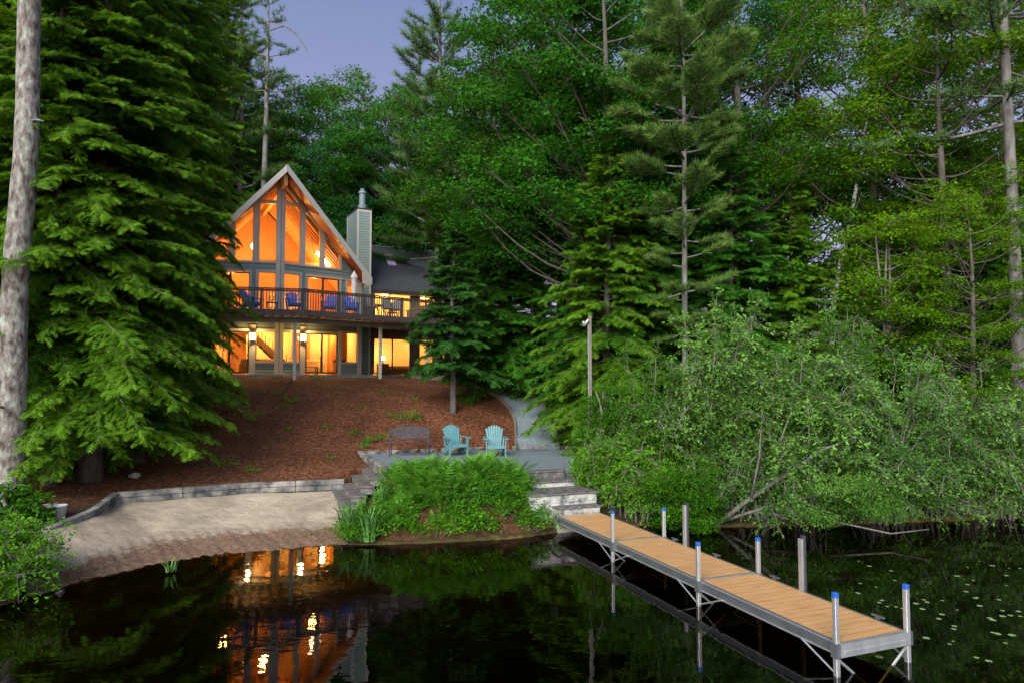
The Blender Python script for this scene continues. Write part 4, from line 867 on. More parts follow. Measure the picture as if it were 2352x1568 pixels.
m = MB(); m.lathe([(0, 0), (.115, 0), (.142, .27), (.15, .27), (.15, .30), (.138, .30), (.110, .02), (0, .02)], n=24); m.build('bucket_body', M['bucket'], b_, smooth=True)
m = MB(); m.tube([(.15*cos(a), .15*sin(a)*.35-.0, .27-.12*sin(a)) for a in np.linspace(0, pi, 12)], .005, 5); m.build('handle', M['alu'], b_)
def rock(loc, r_, label, sq=(1, .8, .6)):
    import mathutils.noise as mn
    m = MB(); n1, n2 = 14, 9
    for i in range(n2+1):
        for k in range(n1):
            th_ = pi*i/n2; ph = 2*pi*k/n1; v = Vector((sin(th_)*cos(ph), sin(th_)*sin(ph), cos(th_))); f_ = 1+.35*mn.noise(v*1.3+Vector(loc)); v = v*f_*r_; m.v.append((v.x*sq[0], v.y*sq[1], v.z*sq[2]))
    for i in range(n2):
        for k in range(n1): m.f.append((i*n1+k, (i+1)*n1+k, (i+1)*n1+(k+1) % n1, i*n1+(k+1) % n1))
    o = m.build('boulder', M['stone'], smooth=True); o.location = loc; tag(o, label, 'rock', 'brown boulders at the left end of the beach')
for X, Y_, r_, lb in ((96, 1188, .26, 'brown boulder just left of the white bucket'), (118, 1172, .18, 'small brown boulder behind the white bucket'), (72, 1178, .22, 'brown boulder farthest left under the leafy plants'), (309, 1117, .17, 'pale boulder on the timber corner of the retaining wall')):
    p = Wz(X, Y_, .75); rock((p.x, p.y, gz(p.x, p.y)+.05), r_, lb)
# ------------------------------------------------------------------ foliage machinery (numpy)
class FB:
    """collects thousands of small leaf faces; each template instance = centre, frame, scale"""
    def __init__(s): s.V = []; s.F = {}; s.T = []; s.n = 0
    def inst(s, tv, tf, C, A, sc, tint):
        """tv k,3 template; tf list of faces same size; C n,3; A n,3,3 rows = axes; sc n or n,3; tint n"""
        n_, k = len(C), len(tv)
        if n_ == 0: return
        sc = np.asarray(sc, float); sc = sc[:, None, None] if sc.ndim == 1 else sc[:, None, :]
        P = np.einsum('nkj,nji->nki', tv[None]*sc, A)+C[:, None, :]
        s.V.append(P.reshape(-1, 3).astype(np.float32)); s.T.append(np.repeat(tint, k).astype(np.float32))
        f = np.asarray(tf)[None]+(np.arange(n_)*k)[:, None, None]+s.n
        s.F.setdefault(f.shape[-1], []).append(f.reshape(-1, f.shape[-1])); s.n += n_*k
    def mesh(s, name, mat):
        me = bpy.data.meshes.new(name); V = np.concatenate(s.V); fill(me, V, [np.concatenate(v) for v in s.F.values()])
        at = me.attributes.new('tint', 'FLOAT', 'POINT'); at.data.foreach_set('value', np.concatenate(s.T)); me.materials.append(mat); return me
    def build(s, name, mat, parent=None):
        o = bpy.data.objects.new(name, s.mesh(name, mat)); COL.objects.link(o)
        if parent is not None: o.parent = parent
        return o
def nrm(v): return v/(np.linalg.norm(v, axis=-1, keepdims=True)+1e-9)
def frames(dirs, up, r_, roll=0.5):
    """rows: x along dirs, y side, z ~ up with random roll"""
    d = nrm(dirs); y = nrm(np.cross(up, d)); z = np.cross(d, y); a = r_.normal(0, roll, len(d))[:, None]
    y2 = y*np.cos(a)+z*np.sin(a); z2 = np.cross(d, y2); return np.stack([d, y2, z2], 1)
def tpl_frond(n=4, wd=.52, droop=.2):
    v = []; f = []
    for i in range(n):
        x = .05+.8*i/n; w_ = wd*(1-.55*i/n)*(1 if i else .7)
        for sg in (1, -1):
            b = len(v); v += [(x-.01, 0, -droop*x*x), (x+.14, 0, -droop*(x+.14)**2), (x+.27, sg*w_, -droop*(x+.2)**2-.05-.1*w_)]; f.append((b, b+1, b+2) if sg > 0 else (b+1, b, b+2))
    b = len(v); v += [(.78, -.05, -droop*.6), (.78, .05, -droop*.6), (1.05, 0, -droop*1.15)]; f.append((b, b+1, b+2)); return np.array(v, float), f
def tpl_tuft(n=13, spread=1.0, wd=.035, seed=1):
    r_ = np.random.default_rng(seed); v = []; f = []
    for i in range(n):
        a = 2*pi*i/n+r_.uniform(-.3, .3); s_ = spread*r_.uniform(.15, 1); L = r_.uniform(.7, 1)
        d = np.array([cos(s_), sin(s_)*cos(a), sin(s_)*sin(a)]); b0 = np.array([r_.uniform(-.35, .15), 0, 0]); p = nrm(np.cross(d, r_.normal(size=3)))*wd
        b = len(v); v += [tuple(b0-p), tuple(b0+p), tuple(b0+d*L)]; f.append((b, b+1, b+2))
    return np.array(v, float), f
def tpl_leaves(n=6, L=.42, wd=.2, spread=.5, seed=1, flat=.35):
    """n diamond leaves scattered about a twig end, roughly level"""
    r_ = np.random.default_rng(seed); v = []; f = []
    for i in range(n):
        c = r_.normal(0, spread*.55, 3)*np.array([1, 1, .45]); a = math.atan2(c[1], c[0])+r_.uniform(-.6, .6)
        d = nrm(np.array([cos(a), sin(a), r_.normal(-.25, flat)])); sd = nrm(np.cross(d, np.array([r_.normal(0, flat), r_.normal(0, flat), 1.]))); l = L*r_.uniform(.75, 1.2); w_ = wd*r_.uniform(.8, 1.15)
        up = np.cross(sd, d)*-.06*l/L
        b = len(v); v += [tuple(c), tuple(c+d*l*.5+sd*w_*.5+up), tuple(c+d*l), tuple(c+d*l*.5-sd*w_*.5+up)]; f.append((b, b+1, b+2, b+3))
    return np.array(v, float), f
FR1, FR2 = tpl_frond(5, .46), tpl_frond(4, .55, .32)
TU = [tpl_tuft(13, 1.0, .035, k) for k in range(3)]
LV = [tpl_leaves(6, .42, .22, .5, k) for k in range(4)]
LN = [tpl_leaves(6, .46, .17, .5, k+9) for k in range(4)]
NZ = np.array([0, 0, 1.0])

def trunk_mesh(mb, H, r0, r_, wob=.12, rt=.03, n=12, seg=14):
    pts = []; ax, ay = r_.uniform(0, 6, 2)
    for i in range(seg+1):
        t = i/seg; pts.append((wob*sin(ax+t*5)*t, wob*sin(ay+t*4)*t, H*t-.3*(i == 0)))
    rr = [r0*(1-t/seg)**.75*(1+.25*math.exp(-t*1.2))+rt*.5 for t in range(seg+1)]; mb.tube(pts, rr, n); P = np.array(pts)
    return lambda z: np.array([np.interp(z, P[:, 2], P[:, 0]), np.interp(z, P[:, 2], P[:, 1]), z])

def conifer(H, r0, prof, nb, seed, kind='hemlock', z0=.8, elev=(-.25, .5), fsize=.3, dens=1.0, droop=.35, azr=None, whorl=False, lat=.36, barkmin=.012):
    """returns (trunk mesh builder, foliage builder). prof(t) = branch length at height fraction t"""
    r_ = np.random.default_rng(seed); T = MB(); axis = trunk_mesh(T, H, r0, r_); F = FB()
    Cs = []; Ds = []; Tn = []; Sz = []
    hs = np.sort(r_.uniform(0, 1, nb)**.9)
    if whorl: hs = np.round(hs*(nb/5.0))/(nb/5.0)+r_.normal(0, .004, nb); hs = np.clip(hs, 0, .985)
    for i, t in enumerate(hs):
        z = z0+(H-z0)*t*.985; L = prof(t)*r_.uniform(.55, 1.12)
        if L < .12: continue
        az = i*2.39996+r_.uniform(-.5, .5) if azr is None else azr(r_)
        el = elev[0]+(elev[1]-elev[0])*t+r_.normal(0, .16)
        n_ = max(4, int(L*3)); q = np.linspace(0, 1, n_+1); b0 = axis(z)
        if kind == 'pine': zz = L*(np.tan(el)*q+.16*q**2.2)
        else: zz = L*(np.tan(el)*q-droop*q**2)
        h = np.array([cos(az), sin(az), 0]); sdv = np.array([-sin(az), cos(az), 0]); bend = r_.normal(0, .13)*L
        P = b0+h*(q*L)[:, None]+sdv*(bend*q**2)[:, None]+NZ*zz[:, None]
        br = max(barkmin, .013*L**.8 if kind != 'pine' else .022*L**.8); T.tube(P, [br*(1-.8*a)+.004 for a in q], 4, cap=False)
        # lateral sprays
        st = .12 if kind != 'pine' else .33; q0 = st+r_.uniform(0, .08); nl = max(4, int(L*(1-q0)*11*dens))
        tq = np.linspace(q0, 1, nl); bp = np.stack([np.interp(tq, q, P[:, k]) for k in range(3)], -1)
        tan = nrm(np.stack([np.gradient(P[:, k]) for k in range(3)], -1)); tb = np.stack([np.interp(tq, q, tan[:, k]) for k in range(3)], -1)
        sg = np.where(np.arange(nl) % 2 == 0, 1, -1)
        ll = (lat*L*(1-tq*.86)*r_.uniform(.6, 1.15, nl)+.08)*np.minimum(1, (tq-q0)*5+.45)
        ld = nrm(tb*.75+sdv[None]*sg[:, None]*.85+NZ*r_.normal(-.06 if kind != 'pine' else .15, .12, nl)[:, None])
        if kind != 'pine':
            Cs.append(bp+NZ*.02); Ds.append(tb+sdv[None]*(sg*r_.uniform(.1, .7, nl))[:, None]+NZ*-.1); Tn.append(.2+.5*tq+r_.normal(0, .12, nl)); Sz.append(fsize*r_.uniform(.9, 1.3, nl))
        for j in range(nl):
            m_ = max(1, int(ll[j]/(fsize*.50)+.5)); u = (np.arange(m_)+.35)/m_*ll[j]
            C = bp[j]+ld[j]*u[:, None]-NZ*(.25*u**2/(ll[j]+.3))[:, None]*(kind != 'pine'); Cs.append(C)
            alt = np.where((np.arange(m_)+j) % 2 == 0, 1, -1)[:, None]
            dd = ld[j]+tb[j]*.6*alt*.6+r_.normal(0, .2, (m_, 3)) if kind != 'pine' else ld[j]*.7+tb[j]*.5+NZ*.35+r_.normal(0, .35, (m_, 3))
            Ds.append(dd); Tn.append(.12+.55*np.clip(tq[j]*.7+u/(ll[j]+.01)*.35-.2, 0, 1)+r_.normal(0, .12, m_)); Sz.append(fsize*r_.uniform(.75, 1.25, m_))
    # leader
    C = np.concatenate(Cs); D = np.concatenate(Ds); Tn = np.concatenate(Tn); Sz = np.concatenate(Sz)
    if kind == 'pine':
        for k in range(3): s_ = slice(k, None, 3); F.inst(*TU[k], C[s_], frames(D[s_], np.broadcast_to(NZ, D[s_].shape), r_, 3), Sz[s_], Tn[s_])
    else:
        for k, tp in enumerate((FR1, FR2)): s_ = slice(k, None, 2); F.inst(*tp, C[s_], frames(D[s_], np.broadcast_to(NZ, D[s_].shape), r_, .55), Sz[s_]*1.25, Tn[s_])
    return T, F

def broadleaf(H, r0, seed, crown, nlump=90, per=70, lsize=.30, lump=(1.0, .38), tpl=None, trunkH=.45, lean=(0, 0), stems=1, limbr=.034, sky=0.0, limbn=None, spread=.16):
    """crown = list of (cx, cy, cz, rx, ry, rz) ellipsoids in the tree frame"""
    r_ = np.random.default_rng(seed); tpl = tpl or LV; T = MB(); F = FB()
    trunks = []
    for s_ in range(stems):
        ax, ay = r_.uniform(0, 6, 2); off = r_.normal(0, .12*(stems > 1), 2); sp = r_.normal(0, spread*(stems > 1), 2)
        n_ = 12; pts = [(off[0]+lean[0]*(i/n_)**1.3*H+sp[0]*i/n_*H*.6+.15*sin(ax+i*.5)*i/n_, off[1]+lean[1]*(i/n_)**1.3*H+sp[1]*i/n_*H*.6+.15*sin(ay+i*.45)*i/n_, H*.93*i/n_-.3*(i == 0)) for i in range(n_+1)]
        T.tube(pts, [r0*(1-i/n_)**.8*(1+.3*math.exp(-i*1.1))+.015 for i in range(n_+1)], 10); trunks.append(np.array(pts))
    vol = np.array([c[3]*c[4]*c[5] for c in crown])**.7; vol = vol/vol.sum()
    Cs = []; Ds = []; Tn = []
    for i in range(nlump):
        c = crown[r_.choice(len(crown), p=vol)]; d = nrm(r_.normal(size=3)); rad = r_.uniform(.35, 1)**.45
        ctr = np.array(c[:3])+d*rad*np.array(c[3:])
        tr = trunks[r_.integers(stems)]; hz = math.hypot(ctr[0]-np.interp(ctr[2], tr[:, 2], tr[:, 0]), ctr[1]-np.interp(ctr[2], tr[:, 2], tr[:, 1]))
        za = max(H*.12 if stems > 1 else H*trunkH*.6, min(H*.88, ctr[2]-hz*r_.uniform(.35, .9))); a = np.array([np.interp(za, tr[:, 2], tr[:, k]) for k in range(3)])
        L = np.linalg.norm(ctr-a); q = np.linspace(0, 1, 6)[:, None]; w_ = nrm(r_.normal(size=3))*L*.08
        P = a+(ctr-a)*q+w_*np.sin(q*pi)+NZ*(-.10*L*np.sin(q*pi))
        if limbn is None or i < limbn: T.tube(P, [limbr*(L/4+.25)*(1-.8*t)+.006 for t in q[:, 0]], 5, cap=False)
        s1 = lump[0]*r_.uniform(.65, 1.3); s2 = lump[1]*r_.uniform(.7, 1.3); n_ = int(per*(s1/lump[0])**1.5)
        o_ = nrm(r_.normal(size=(n_, 3)))*(r_.uniform(0, 1, (n_, 1))**.45)*np.array([s1, s1, s2]); o_[:, 2] -= .22*(o_[:, 0]**2+o_[:, 1]**2)/s1*.6
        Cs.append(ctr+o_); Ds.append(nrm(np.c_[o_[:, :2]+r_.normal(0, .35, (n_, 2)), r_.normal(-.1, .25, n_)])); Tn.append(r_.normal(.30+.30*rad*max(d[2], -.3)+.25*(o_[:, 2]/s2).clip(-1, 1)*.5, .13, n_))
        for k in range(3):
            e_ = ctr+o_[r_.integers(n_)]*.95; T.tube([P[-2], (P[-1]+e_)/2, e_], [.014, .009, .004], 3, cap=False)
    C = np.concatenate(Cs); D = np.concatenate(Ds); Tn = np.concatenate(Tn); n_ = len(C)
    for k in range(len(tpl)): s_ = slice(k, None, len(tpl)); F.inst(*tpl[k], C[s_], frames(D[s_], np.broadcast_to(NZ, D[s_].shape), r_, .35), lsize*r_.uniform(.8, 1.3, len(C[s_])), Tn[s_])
    return T, F

def plant_tree(TF, name, loc, rz_, label, cat, bark, leaf, group=None, crown='crown', scale=1.0):
    T, F = TF; e_ = empty(name, loc, rz_, label, cat, group); e_.scale = (scale,)*3
    T.build('trunk', M[bark], e_, smooth=True); F.build(crown, M[leaf], e_); return e_
def again(src, loc, rz_, label, scale=1.0, leaf=None):
    c = copy_tree(src); c.location = loc; c.rotation_euler = (0, 0, rz_); c.scale = (scale,)*3 if not hasattr(scale, '__len__') else scale
    c['label'] = label
    if leaf:
        for ch in c.children:
            if ch.name.startswith('crown'): ch.material_slots[0].link = 'OBJECT'; ch.material_slots[0].material = M[leaf]
    return c
def G(px, py, Y, dz=0.0):
    """ground point seen at picture column px at distance Y"""
    x = Wy(px, 865, Y).x; return (x, Y, gz(x, Y)+dz)

hem_prof = lambda R0, ex=.7: (lambda t: R0*(1-t)**ex*(.8+.2*min(1, t*6))+.25)
HG = 'tall hemlocks left of the house'
# the left side
e_ = empty('pine_tree', G(26, 0, 16.6), 0, 'massive grey pine trunk with lichen patches at the left edge', 'tree')
r_ = np.random.default_rng(5); m = MB(); pts = []; rr = []
for i in range(40): z = -.3+i*.5; pts.append((.03*sin(z*.9)+.012*z, .03*cos(z*.7), z)); rr.append((.315-.006*z)*(1+.22*math.exp(-max(z, 0)*1.8))*(1+.025*sin(i*2.1)))
m.tube(pts, rr, 24)
for k in range(7): z = 2+k*1.9+r_.uniform(-.4, .4); a = r_.uniform(0, 6); m.tube([(0, 0, z), (.5*cos(a), .5*sin(a), z+.05), (.75*cos(a), .75*sin(a), z-.02)], [.05, .03, .012], 5)
m.build('trunk', M['bark_pine'], e_, smooth=True)
TFp = conifer(24, .1, lambda t: 3.5*(1-t)+.4, 50, 77, 'pine', z0=16.5, elev=(0, .5), fsize=.3, dens=.6); TFp[1].build('crown', M['pine'], e_)

hA = plant_tree(conifer(19, .26, hem_prof(3.75, .5), 450, 1, fsize=.175, z0=1.0, elev=(-.02, .5), droop=.34, dens=1.2), 'hemlock_tree', G(215, 0, 19.5), 0, 'dense near hemlock with bright drooping sprays hanging over the left end of the beach', 'tree', 'bark_dark', 'hemlock', HG)
hB = plant_tree(conifer(21, .26, hem_prof(2.85, .40), 350, 2, fsize=.215, z0=.8, elev=(-.15, .5), droop=.32, dens=1.0), 'hemlock_tree', G(375, 0, 24.5), 1.0, 'tall hemlock directly left of the house, its branches crossing the left gable windows', 'tree', 'bark_dark', 'hemlock', HG)
again(hB, G(325, 0, 21.8), 3.7, 'narrow hemlock between the bright near hemlock and the one touching the house', (.62, .62, .85))
again(hA, G(120, 0, 18.6), 2.7, 'narrow hemlock just right of the massive pine trunk, in front of the others', (.62, .62, .9))
again(hB, G(95, 0, 22.5), 2.2, 'tall dark hemlock right behind the massive pine trunk', 1.0)
again(hA, G(440, 0, 26.8), 4.0, 'slim hemlock nearest the gable, touching the left end of the deck', (.50, .50, .95))
again(hA, G(300, 0, 30), 1.1, 'hemlock standing in the second row left of the house', 1.1)
again(hB, G(-60, 0, 19), 5.0, 'hemlock cut by the left edge of the picture behind the big trunk', 1.0)
again(hB, G(-20, 0, 30), 3.1, 'hemlock in the gap left of the massive pine trunk', 1.25)

# the pines behind the house
def bare_pine(seed, H, r0, z0, nb, L):
    return conifer(H, r0, lambda t: L*(.35+.65*math.sin(min(1, t*1.15+.15)*pi))*1.0, nb, seed, 'pine', z0=z0, elev=(-.05, .35), fsize=.38, dens=.75, lat=.42, whorl=True)
tb = bare_pine(21, 28, .29, 16.5, 46, 2.4)
tall = plant_tree(tb, 'pine_tree', G(598, 0, 46), 0, 'tall thin bare-trunked pine rising right behind the gable', 'tree', 'bark_grey', 'pine')
m = MB(); m.tube([(0, 0, 23.2), (1.2, 0, 23.6), (2.0, 0, 23.1), (2.7, 0, 22.0), (3.0, 0, 21.2)], [.06, .05, .035, .02, .01], 5)
for k in range(7): a = k/7; x = 1.0+1.8*a; z = 23.6-1.8*a*a; m.tube([(x, 0, z), (x+.25, .1, z-.35), (x+.3, .1, z-.6)], [.02, .012, .005], 4)
m.build('dead_limb', M['bark_grey'], tall)
pw = plant_tree(conifer(22, .22, lambda t: 3.4*(1-t)**.8+.4, 110, 31, 'pine', z0=5, elev=(.0, .4), fsize=.42, dens=1.25, whorl=True), 'pine_tree', G(1005, 0, 44), 0, 'layered dark pine against the sky at the right edge of the open sky', 'tree', 'bark_grey', 'pine', 'pines behind the house', scale=1.32)
again(pw, G(500, 0, 50), 1.7, 'feathery pine whose top shows between the hemlocks and the thin bare pine', 1.35)
again(hB, G(478, 0, 46), 4.4, 'tall hemlock far behind the left eave, closing the left side of the open sky', (1.25, 1.25, 1.42))
again(pw, G(540, 0, 47), 5.9, 'full feathery pine filling the gap above the hemlock nearest the gable', (1.1, 1.1, 1.3))
again(pw, G(640, 0, 55), 2.9, 'small pine just right of the thin bare pine', .98)
again(pw, G(832, 0, 62), .5, 'pointed yellowish pine top in the middle of the skyline behind the chimney', 1.12)
again(pw, G(888, 0, 64), 4.1, 'pointed dark conifer top right of the yellowish one on the skyline', 1.10)
again(pw, G(960, 0, 54), 5.1, 'slim dark pine left of the layered pine, at the edge of the open sky', 1.22)
# round-headed trees behind the house
oakc = [(0, 0, 12, 4.2, 4.2, 5.5), (1.2, .5, 8, 4.4, 4.4, 3.2), (-1.5, 0, 9.5, 3.6, 3.6, 3.5)]
oA = plant_tree(broadleaf(17.5, .26, 41, oakc, 115, 75, .38, (1.15, .42)), 'oak_tree', G(1240, 0, 33), pi, 'big dark green oak with forking limbs right of the open sky', 'tree', 'bark_dark', 'oak', 'broad trees around the house', scale=1.28)
BG = [(690, 52, 1.20, 'round oak crown behind the gable peak, left of centre on the skyline'), (745, 58, 1.42, 'oak crown on the skyline between the gable peak and the chimney'), (795, 50, 1.07, 'low oak crown directly behind the chimney'),
      (915, 50, 1.24, 'oak crown behind the wing roof at the left foot of the right tree mass'), (560, 52, 1.22, 'oak behind the house seen past the thin bare pine'), (450, 56, 1.46, 'oak far back left of the house'),
      (1010, 50, 0.98, 'leafy oak rising just behind the wing roof'), (860, 52, 0.76, 'small leafy tree between the chimney and the wing skylight')]
for i_, (px, Y, sc, lb) in enumerate(BG): again(oA, G(px, 0, Y), px*.37, lb, sc, (None, 'oak_light', 'oak_blue')[i_ % 3])
# right of the house
mpc = [(0, 0, 11, 3.6, 3.6, 5.5), (.8, -.3, 6.5, 3.2, 3.2, 3.0)]
mA = plant_tree(broadleaf(17, .2, 42, mpc, 84, 52, .30, (.95, .32)), 'maple_tree', G(1700, 0, 29.5), 0, 'mid green maple just right of the tall white pine', 'tree', 'bark_dark', 'maple_mid', 'broad trees right of the house', scale=1.32)
oB = plant_tree(broadleaf(18, .24, 43, [(0, 0, 12, 4.6, 4.2, 5.5), (-1.0, -1.0, 7.5, 4.2, 3.2, 2.2), (1.5, 0, 9.5, 3.6, 3.6, 3.5)], 125, 75, .37, (1.15, .38)), 'oak_tree', G(1390, 0, 27.5), 0, 'dark oak left of the tall white pine with limbs forking against the sky', 'tree', 'bark_dark', 'oak', 'broad trees right of the house', scale=1.15)
again(mA, G(1560, 0, 34), 2.0, 'oak filling the gap behind the tall white pine', 1.4)
again(oB, G(1165, 0, 35), 3.3, 'oak behind the fir, over the right end of the wing', 1.0, 'oak_light')
again(oB, G(1290, 0, 37), 5.3, 'oak far back between the two dark oaks', 1.2, 'oak_blue')
again(mA, G(1850, 0, 33), 2.6, 'maple behind the leaning birch, with sky showing through', 1.38, 'oak_blue')
mY = plant_tree(broadleaf(15, .17, 44, [(0, 0, 9.5, 3.2, 3.2, 5.2), (0, 0, 5.0, 3.0, 3.0, 2.2)], 92, 52, .29, (.9, .22)), 'maple_tree', G(2180, 0, 24.5), 0, 'yellow green maple with layered sprays left of the tall right trunk', 'tree', 'bark_dark', 'maple', 'broad trees right of the house', scale=1.2)
again(mY, G(2235, 0, 20.6), 2.5, 'low yellow green maple with flat sprays in front of the tall right trunk', .66)
again(mY, G(2010, 0, 28), 1.3, 'light yellow green maple rising behind the slim multi-stemmed maple', 1.35)
again(mA, G(2110, 0, 34), .8, 'thin mid green maple with much sky between its leaves, upper right', 1.42, 'maple')
again(mY, G(2330, 0, 28.5), 3.9, 'yellow green maple at the right edge behind the tall trunk', 1.4)
again(mA, G(2420, 0, 33), 5.5, 'maple beyond the right edge with its crown reaching in', 1.4)

# white pine with pale plumes
wp = conifer(21, .095, lambda t: (1.0+1.8*min(1, t*1.9))*(1-t)**.4+.2, 92, 51, 'pine', z0=3.4, elev=(-.10, .36), fsize=.25, dens=2.3, lat=.75, barkmin=.01)
plant_tree(wp, 'white_pine_tree', G(1574, 0, 23), 0, 'slender white pine with pale grey-green plumes in separate tiers', 'tree', 'bark_grey', 'white_pine')
# hemlocks right of the gravel path
HR_ = 'hemlocks right of the gravel path'
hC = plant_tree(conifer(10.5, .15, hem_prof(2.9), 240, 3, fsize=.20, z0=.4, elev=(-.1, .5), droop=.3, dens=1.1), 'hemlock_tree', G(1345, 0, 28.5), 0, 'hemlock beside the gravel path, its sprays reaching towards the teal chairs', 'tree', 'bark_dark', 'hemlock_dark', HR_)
again(hC, G(1395, 0, 24.5), 2.0, 'bright-tipped hemlock behind the floodlight pole', (1.0, 1.0, 1.05), 'hemlock')
again(hC, G(1450, 0, 26), 4.4, 'hemlock under the lowest plumes of the white pine', 1.12)
again(hC, G(1680, 0, 26), 1.0, 'hemlock right of the white pine trunk', 1.05)
again(hC, G(1820, 0, 27), 3.0, 'low hemlock behind the big shrub and the birch foot', .95, 'hemlock')
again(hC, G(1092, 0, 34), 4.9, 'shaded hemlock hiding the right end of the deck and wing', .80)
again(hC, G(1455, 0, 32), .9, 'tall shaded hemlock between the floodlight pole and the white pine, farther back', 1.3)
again(oB, G(1640, 0, 39), 1.9, 'dark oak far behind the hemlocks right of the white pine', 1.3, 'oak_blue')
again(hC, G(1222, 0, 31), 2.2, 'small hemlock at the upper bend of the gravel path, before a thick oak trunk', .74)
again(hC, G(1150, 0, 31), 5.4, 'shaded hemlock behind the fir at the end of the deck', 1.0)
again(hC, G(2130, 0, 27), .4, 'shaded hemlock behind the slim multi-stemmed maple', 1.0)
again(hC, G(1560, 0, 30), 2.7, 'shaded hemlock directly behind the white pine trunk', 1.1)
again(hC, G(1980, 0, 30), 2.7, 'shaded hemlock low between the birch and the multi-stemmed maple', .9)
again(hC, G(2290, 0, 25), 1.9, 'shaded hemlock left of the foot of the tall right trunk', .85)
again(hC, G(1080, 0, 48), 3.4, 'shaded hemlock at the far end of the wing', 1.0)
# fir
ff = conifer(7.4, .11, lambda t: 2.45*(1-t)**.75*(.8+.2*math.sin(t*60))+.15, 160, 61, 'fir', z0=1.75, elev=(-.16, .25), fsize=.22, dens=1.6, droop=.10, whorl=True, lat=.30)
plant_tree(ff, 'fir_tree', G(1041, 0, 27.5), 0, 'dark fir with flat layered branches on the bark slope in front of the wing', 'tree', 'bark_grey', 'fir')
# birch, tall right pine
e_ = empty('birch_tree', G(1905, 0, 27.5), 0, 'leaning white birch trunk among the maples, upper right', 'tree')
m = MB(); m.tube([(-.2, 0, -.2), (.1, 0, 3), (.25, 0, 5.0), (.75, 0, 7.5), (1.15, 0, 9.0), (1.9, 0, 13)], [.12, .11, .10, .09, .08, .03], 9); m.tube([(.8, 0, 7.6), (1.6, .2, 9.5)], [.04, .015], 5); m.build('trunk', M['bark_birch'], e_, smooth=True)
F = broadleaf(14, .05, 45, [(1.8, 0, 12.5, 2.0, 2.0, 2.4)], 26, 50, .3, (.8, .3))[1]; F.build('crown', M['maple_mid'], e_)
vt = conifer(26, .21, lambda t: 3.6*(1-t)**.7+.4, 80, 71, 'pine', z0=11.5, elev=(-.05, .4), fsize=.36, dens=.8, whorl=True)
plant_tree(vt, 'pine_tree', G(2338, 0, 21.8), 0, 'tall straight pine trunk near the right edge, bare up to its dark crown', 'tree', 'bark_grey', 'pine')
# slim multi-stemmed maple
sm = broadleaf(8.6, .05, 46, [(0, 0, 5.6, 1.35, 1.35, 3.2), (.3, 0, 2.6, 1.6, 1.6, 1.2)], 125, 42, .27, (.75, .12), stems=3, limbr=.02, spread=.05)
plant_tree(sm, 'young_maple_tree', G(2040, 0, 21.2), 0, 'slim young maple with three pale stems and flat yellow green sprays', 'tree', 'bark_twig', 'maple')

# ------------------------------------------------------------------ shrubs over the water
def shrub(name, px, Y, H, Rx, Ry, seed, leaf, label, nl=90, per=90, ls=.17, lump=(.55, .26), tpl=LN, lean=(0, 0), stems=6, low=.25, group='leafy shrubs along the right bank', dz=0):
    cr = [(lean[0]*H*.6, lean[1]*H*.6, H*.58, Rx, Ry, H*.42), (lean[0]*H, lean[1]*H, H*low, Rx*1.05, Ry, H*low*.85)]
    TF = broadleaf(H, .05, seed, cr, nl, per, ls, lump, tpl, trunkH=.05, lean=(lean[0]*.5, lean[1]*.5), stems=stems, limbr=.035)
    return plant_tree(TF, name, G(px, 0, Y, dz), 0, label, 'shrub', 'bark_twig', leaf, group, crown='foliage')
shrub('leafy_shrub', 1392, 20.4, 2.9, .8, .7, 114, 'maple_mid', 'green bush hiding the lower half of the floodlight pole', 55, 80, .17, (.42, .22))
shrub('leafy_shrub', 1570, 18.3, 1.7, 1.1, .8, 109, 'maple_mid', 'low green bush at the waterline behind the blue-capped posts', 60, 90, .15, (.42, .2), lean=(0, -.15))
